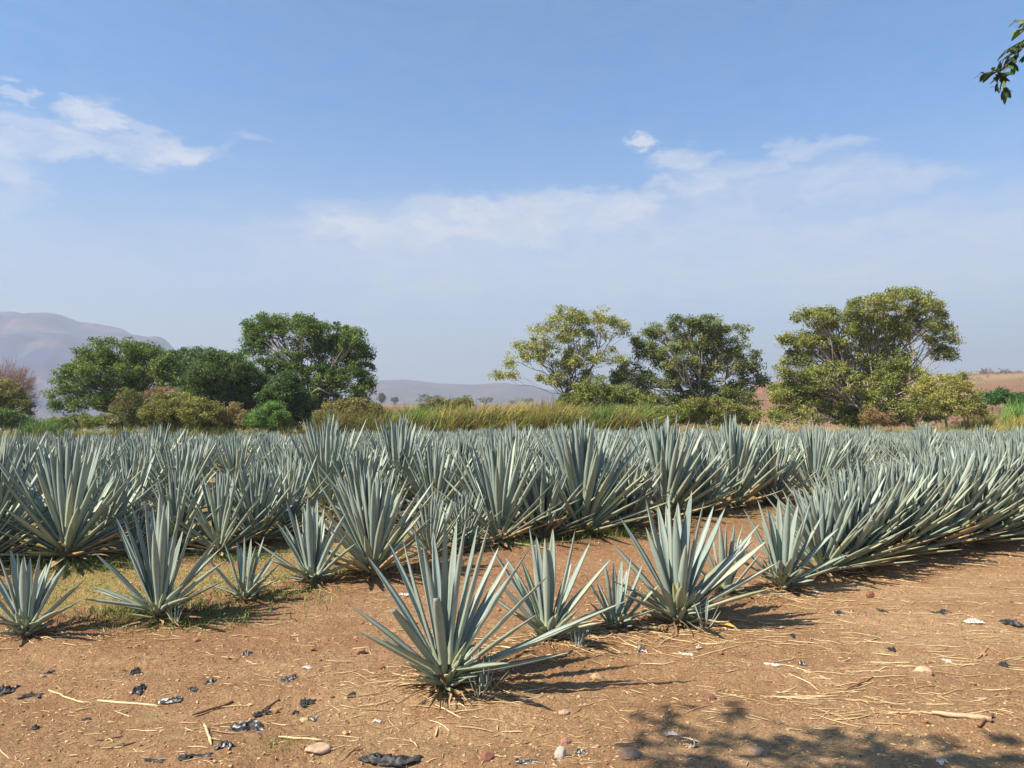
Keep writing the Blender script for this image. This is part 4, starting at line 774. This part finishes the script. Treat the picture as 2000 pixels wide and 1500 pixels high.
for i, a_ in enumerate([(480, 1424, 92, 36, 'largest torn black plastic sheet lying folded left of the bottom middle', 'mixed', .3), (760, 1484, 150, 24, 'long crumpled dark grey plastic roll at the bottom edge left of the middle', 'black', .45),
    (380, 1484, 80, 14, 'narrow black strip with a white end near the bottom left', 'black', .35), (438, 1468, 36, 18, 'white and black crumpled end piece next to the narrow strip', 'mixed', .6), (300, 1487, 50, 8, 'thin flat black strip at the bottom left', 'black', .3),
    (332, 1368, 52, 16, 'black and white crumpled scrap at the end of a long straw', 'mixed', .5), (270, 1352, 30, 22, 'upright white and black scrap left of the crumpled pair', 'mixed', .7), (264, 1310, 22, 16, 'small black peaked scrap left, above the upright one', 'black', .8),
    (12, 1348, 44, 22, 'black crumpled scrap cut by the left edge', 'black', .5), (62, 1354, 46, 12, 'flat grey-black scrap beside the one at the left edge', 'black', .3), (482, 1279, 20, 12, 'small black and white scrap alone on the bare soil left of centre', 'mixed', .8),
    (560, 1326, 34, 14, 'dark blue-black scrap with a pale top left of the nearest agave', 'mixed', .6), (410, 1338, 18, 14, 'small bluish white scrap between two black ones', 'mixed', .7), (376, 1350, 28, 8, 'thin dark smear of plastic left of the bluish white scrap', 'black', .3),
    (600, 1374, 36, 16, 'rounded black scrap below the nearest agave to its left', 'black', .6), (516, 1392, 46, 12, 'low dark scrap above the largest black sheet', 'black', .5), (578, 1390, 16, 10, 'tiny black scrap touching the rounded one from the left', 'black', .6), (614, 1400, 20, 12, 'tiny black and white scrap under the rounded one', 'mixed', .7),
    (686, 1363, 20, 12, 'dark bluish scrap directly left of the nearest agave foot', 'black', .6), (170, 1398, 24, 8, 'thin dark scrap on the soil at far left', 'black', .5), (70, 1412, 18, 10, 'little dark lump near the left bottom corner', 'black', .7), (94, 1318, 14, 14, 'little upright dark scrap below the shaded left agave', 'black', .9),
    (1254, 1274, 26, 14, 'black and white scrap in the shade at the foot of the front row', 'mixed', .7), (1340, 1274, 30, 8, 'pale grey flat scrap right of the one in shade', 'white', .4), (1364, 1266, 14, 8, 'tiny white scrap next to the pale flat one', 'white', .6), (1568, 1294, 16, 12, 'round dark scrap with white side in the middle of the strawy path', 'mixed', .9),
    (1508, 1304, 34, 8, 'thin white and grey scrap left of the round dark one', 'white', .4), (1548, 1247, 12, 8, 'small black dot of plastic above the white thin scrap', 'black', .8), (1640, 1200, 20, 8, 'small dark scrap below the dense front row', 'black', .6), (1724, 1193, 16, 8, 'dark purple scrap on the soil right of its small neighbour', 'black', .6),
    (1838, 1196, 46, 12, 'dark grey crumpled scrap at right among straw', 'black', .5), (1902, 1214, 44, 10, 'white papery scrap at right beside the dark crumpled one', 'white', .5), (1976, 1219, 36, 12, 'black scrap near the right edge of the path', 'black', .6), (1742, 1269, 20, 8, 'small dark scrap in the middle of the straw at right', 'black', .5),
    (1964, 1305, 22, 14, 'black rounded scrap at the right edge above the broken stalk', 'black', .8), (1850, 1290, 14, 8, 'tiny pale scrap amid straw at right', 'white', .6), (1348, 1448, 36, 16, 'black scrap with a white lump inside the tree shadow', 'mixed', .7), (1310, 1430, 30, 10, 'pale scrap at the upper side of the tree shadow', 'white', .4),
    (1135, 1470, 30, 12, 'grey scrap on the shadow edge beside the upright pale stone', 'mixed', .6), (1028, 1490, 60, 10, 'thin grey black tatter at the bottom edge in the middle', 'mixed', .4), (1840, 1496, 26, 12, 'white scrap cut by the bottom edge at right', 'white', .6), (736, 1406, 20, 6, 'thin white sliver below the nearest agave', 'white', .5),
    (790, 1162, 26, 6, 'thin white sliver behind the nearest agave', 'white', .4), (1592, 1157, 14, 8, 'small white scrap at the feet of the front row where it turns dense', 'white', .7), (600, 1306, 22, 8, 'thin pale scrap to the left of the nearest agave', 'white', .4), (570, 1352, 0, 0, '', '', 0)]):
    if a_[2]: crumple(a_[0], a_[1], a_[2], a_[3], a_[4], a_[5], i + 1, a_[6])
# broken stalk, sticks, long straws that stand out, yellow dead leaf
def stick(px0, py0, px1, py1, wpx, name, label, col, ends=True):
    a = G(px0, py0); b_ = G(px1, py1); r_ = np.random.RandomState(px0); n = 8; t_ = np.linspace(0, 1, n); p = a[None] * (1 - t_[:, None]) + b_[None] * t_[:, None]; L_ = np.linalg.norm(b_ - a)
    p[:, 0] += r_.normal(0, .006, n) * L_; p[:, 1] += r_.normal(0, .008, n) * L_; rad = wpx * .75 / F * a[1] / 2; p[:, 2] = GZ(p[:, 0], p[:, 1]).max() * .5 + GZ(p[:, 0], p[:, 1]) * .5 + rad * .8
    o0 = p[0].copy(); mb = MB(); rs = rad * (1 + r_.uniform(-.15, .2, n)); rs[-1] *= 1.3 if ends else .4; rs[0] *= .7; tube(mb, np.concatenate([p[:1], p, p[-1:]]) - o0, np.concatenate([[1e-4], rs, [1e-4]]), 7, col + (1,)); o = mb.build(name, M_STRAW); o.location = o0; return tag(o, label, name.replace('_', ' '), 'loose stalks and sticks on the soil')
stick(1820, 1400, 1936, 1416, 11, 'broken_stalk', 'thick broken pale stalk with a brown knotted end at lower right', (.48, .32, .19))
stick(1940, 1404, 1912, 1424, 9, 'broken_stalk', 'short brown knotted stump piece at the end of the thick pale stalk', (.26, .13, .07))
stick(190, 1366, 312, 1378, 5, 'dry_stalk', 'long pale straight stalk on the soil at lower left', (.68, .50, .28), False)
stick(95, 1346, 165, 1370, 4, 'dry_stalk', 'thin pale stalk left of the long straight one', (.62, .45, .25), False)
stick(400, 1418, 412, 1464, 6, 'dry_stalk', 'short pale split stalk pointing at the camera near the bottom left', (.60, .42, .23), False)
stick(545, 1446, 632, 1454, 4, 'dry_stalk', 'pale stalk just above the flat pinkish stone', (.66, .49, .27), False)
stick(375, 1396, 455, 1374, 6, 'stick', 'dark brown bent stick above the largest black sheet', (.16, .08, .045))
stick(510, 1390, 545, 1372, 5, 'stick', 'short brown stick leaning toward the rounded black scrap', (.25, .14, .08))
stick(850, 1432, 856, 1416, 4, 'dry_stalk', 'tiny pale stub of straw below the nearest agave', (.66, .49, .27), False)
stick(1655, 1345, 1705, 1330, 5, 'stick', 'brown forked stick in the middle of the path at right', (.24, .12, .07))
stick(185, 1452, 240, 1444, 4, 'stick', 'thin brown twig at the bottom left', (.22, .12, .07), False)
stick(205, 1468, 265, 1456, 4, 'stick', 'dark crooked twig at the very bottom left', (.14, .08, .05), False)
stick(540, 1100, 552, 1100, 1, 'stick', 'tiny twig on the turf', (.2, .12, .07), False) if False else None
mb = MB(); g0 = G(1390, 1226); rg_ = random.Random(3); leaf(mb, (0, 0, .03), (.17, -.10, .015), .05, -.5, rg_, 1, .9, 8, -.12, roll=.3)
M_YEL, t, b = pmat('yellow_dead_leaf', .7, .3); cc = ramp(t, tnoise(t, 20, 4), [(.3, (.38, .20, .05)), (.7, (.62, .40, .10))]); t.links.new(cc, b.inputs['Base Color'])
o = mb.build('dead_leaf', M_YEL); o.location = (g0[0], g0[1], float(GZ(g0[0], g0[1])[0])); tag(o, 'golden yellow dead leaf lying right of the broad pale agave', 'leaf')
# ------------------------------------------------------------------ the tree over the camera: crown outside the view, one twig hanging in at the top right
nr = np.random.RandomState(12); root = empty('overhanging_tree', (2.6, -3.4, gz(2.6, -3.4))); tag(root, 'leafy twig of an overhanging tree entering at the top right, its shadow on the path', 'tree'); O = np.array(root.location)
tb = MB(); lb = MB(); fork = np.array([2.3, -3.0, 3.0]); bc = (.20, .15, .11, 1); tube(tb, wobble(np.array([2.6, -3.4, -.2]), fork, 8, .03, nr) - O, np.linspace(.26, .17, 8), 10, bc)
S2 = np.array([sv.x, sv.y, sv.z])
def spray(mbl, mbt, a, b_, nl, size, cols):           # a twig with paired leaflets
    pt = wobble(a, b_, 6, .04, nr, -.02); tube(mbt, pt - O, np.linspace(.006, .002, 6), 5, (.10, .07, .05, 1)); d_ = b_ - a; d_ /= np.linalg.norm(d_)
    for i in range(nl):
        u = (i + .6) / nl * 5; k = min(4, int(u)); p = pt[k] * (1 - (u - k)) + pt[k + 1] * (u - k)
        for sgn in (-1, 1):
            sd = np.cross(d_, (0, 0, 1)) * sgn + d_ * .45 + nr.normal(0, .25, 3) + np.array([0, 0, -.25]); sd /= np.linalg.norm(sd); ln = size * nr.uniform(.7, 1.2); w = np.cross(sd, nr.normal(0, .5, 3) + np.array([0, 0, 1])); w /= np.linalg.norm(w)
            c_ = np.array(cols[nr.randint(len(cols))]); ts_ = [(0, 0), (.3, .17), (.62, .19), (.88, .10), (1, 0), (.88, -.10), (.62, -.19), (.3, -.17)]
            V = np.array([p + sd * (ln * s_) + w * (ln * w_) + np.array([0, 0, -.15 * ln * s_ * s_]) for s_, w_ in ts_]) - O; mbl.add(V, [(0, 1, 6, 7), (1, 2, 5, 6), (2, 3, 4, 5)], None, tuple(c_) + (1,))
DL = [(.03, .07, .015), (.05, .10, .02), (.035, .06, .02)]
spots = []
for (px, py, n, r_) in [(1250, 1405, 12, .14), (1330, 1400, 14, .14), (1430, 1398, 6, .08), (1270, 1440, 14, .16), (1340, 1450, 12, .16), (1420, 1470, 9, .12), (1490, 1440, 5, .08), (1700, 1450, 16, .12), (1740, 1460, 10, .12), (1830, 1440, 9, .1), (1640, 1470, 7, .1), (1580, 1445, 5, .08), (1960, 1465, 16, .14), (1900, 1490, 12, .14), (2010, 1440, 8, .12), (1550, 1490, 8, .1), (1300, 1500, 9, .14), (1780, 1500, 14, .16), (1450, 1510, 14, .16), (1650, 1515, 14, .2), (1900, 1530, 16, .2), (1400, 1560, 26, .3), (1700, 1570, 26, .3), (2000, 1570, 26, .3)]:
    g = G(px, py); z = nr.uniform(3.6, 4.5); c = g + S2 * (z / S2[2]); spots.append((c, n, r_))
hub = np.mean([s[0] for s in spots], 0) + np.array([.5, -1.2, .2])
def limb(a, b_, r0, r1, n=9, am=.03): p = wobble(np.array(a, float), np.array(b_, float), n, am, nr, .03); tube(tb, p - O, np.linspace(r0, r1, n), 8, bc); return p
lp = limb(fork, hub, .13, .05)
for (c, n, r_) in spots:
    src = lp[nr.randint(5, 9)]; br = limb(src, c + nr.normal(0, .05, 3), .022, .006, 6, .04)
    for _ in range(max(3, int(n * .9))):
        a = br[nr.randint(4, 6)] + nr.normal(0, .55, 3) * r_; dd = nr.normal(0, 1, 3); dd /= np.linalg.norm(dd); spray(lb, tb, a, a + dd * nr.uniform(.10, .2) * (1, 1, .5), 6, .07, DL)
for (c, R_, n) in [((1.8, -3.5, 6.3), 1.9, 150), ((4.2, -2.5, 5.6), 1.7, 130), ((.2, -3.2, 5.8), 1.5, 110), ((5.0, .3, 5.4), 1.2, 90), ((3.6, -5.0, 5.8), 1.6, 90)]:
    c = np.array(c); lm = limb(fork, c, .12, .04); 
    for _ in range(n):
        dd = nr.normal(0, 1, 3); dd /= np.linalg.norm(dd); e = c + dd * R_ * np.array([1, 1, .6]) * nr.random() ** .4
        if e[1] > 1.0 and e[0] < 3.0: continue
        br = limb(lm[nr.randint(4, 9)], e, .014, .004, 4, .06) if nr.random() < .4 else [e] * 4
        for _2 in range(3): d2 = nr.normal(0, 1, 3) * np.array([1, 1, .5]); d2 /= np.linalg.norm(d2); spray(lb, tb, e + d2 * .05, e + d2 * .3, 6, .07, DL)
# the twig seen in the picture
D0 = 4.2; q = lambda px, py, dd=0: P(px, py, D0 + dd)
lm = limb(fork, (4.1, .8, 4.4), .10, .04); l2 = limb(lm[-1], q(2075, 25, .1), .035, .010, 7)
tw = [(2030, 60), (1995, 95), (1975, 120), (1955, 135), (1935, 148)]
pw = np.array([q(2075, 25, .1)] + [q(*a) for a in tw]); tube(tb, pw - O, np.linspace(.008, .0025, 6), 5, (.16, .10, .08, 1))
for (a, b_, n) in [((2010, 70), (1962, 100), 5), ((2000, 85), (1950, 122), 5), ((1990, 98), (1968, 128), 4), ((1978, 115), (1980, 128), 3), ((1958, 135), (1915, 142), 5), ((1950, 138), (1920, 150), 3), ((1945, 146), (1962, 150), 4), ((1955, 148), (1963, 180), 5), ((1952, 140), (1945, 172), 3), ((2030, 40), (1980, 42), 6), ((2020, 48), (1985, 60), 4), ((2040, 60), (2000, 110), 6)]:
    spray(lb, tb, q(*a), q(*b_), n + 1, .062 if n > 3 else .05, [(.10, .16, .02), (.2, .22, .03)] if a[1] < 50 else DL)
tb.build('trunk', M_BARK, root); lb.build('crown', M_LEAF, root, smooth=False)
# ------------------------------------------------------------------ haze
hb = MB(); r_ = 7300; z0, z1 = -90, 560
hb.add([(-r_, -r_, z0), (r_, -r_, z0), (r_, r_, z0), (-r_, r_, z0), (-r_, -r_, z1), (r_, -r_, z1), (r_, r_, z1), (-r_, r_, z1)], [(3, 2, 1, 0), (4, 5, 6, 7), (0, 1, 5, 4), (1, 2, 6, 5), (2, 3, 7, 6), (3, 0, 4, 7)])
M_HAZE = bpy.data.materials.new('haze'); M_HAZE.use_nodes = True; t = M_HAZE.node_tree; t.nodes.clear(); o_ = t.nodes.new('ShaderNodeOutputMaterial'); pv = t.nodes.new('ShaderNodeVolumePrincipled')
pv.inputs['Color'].default_value = (.62, .68, .78, 1); pv.inputs['Density'].default_value = 2.7e-4; pv.inputs['Anisotropy'].default_value = 0.1; t.links.new(pv.outputs[0], o_.inputs['Volume'])
tag(hb.build('haze', M_HAZE, smooth=False), 'thin pale haze that fades the mountain and hills', 'haze', kind='stuff')
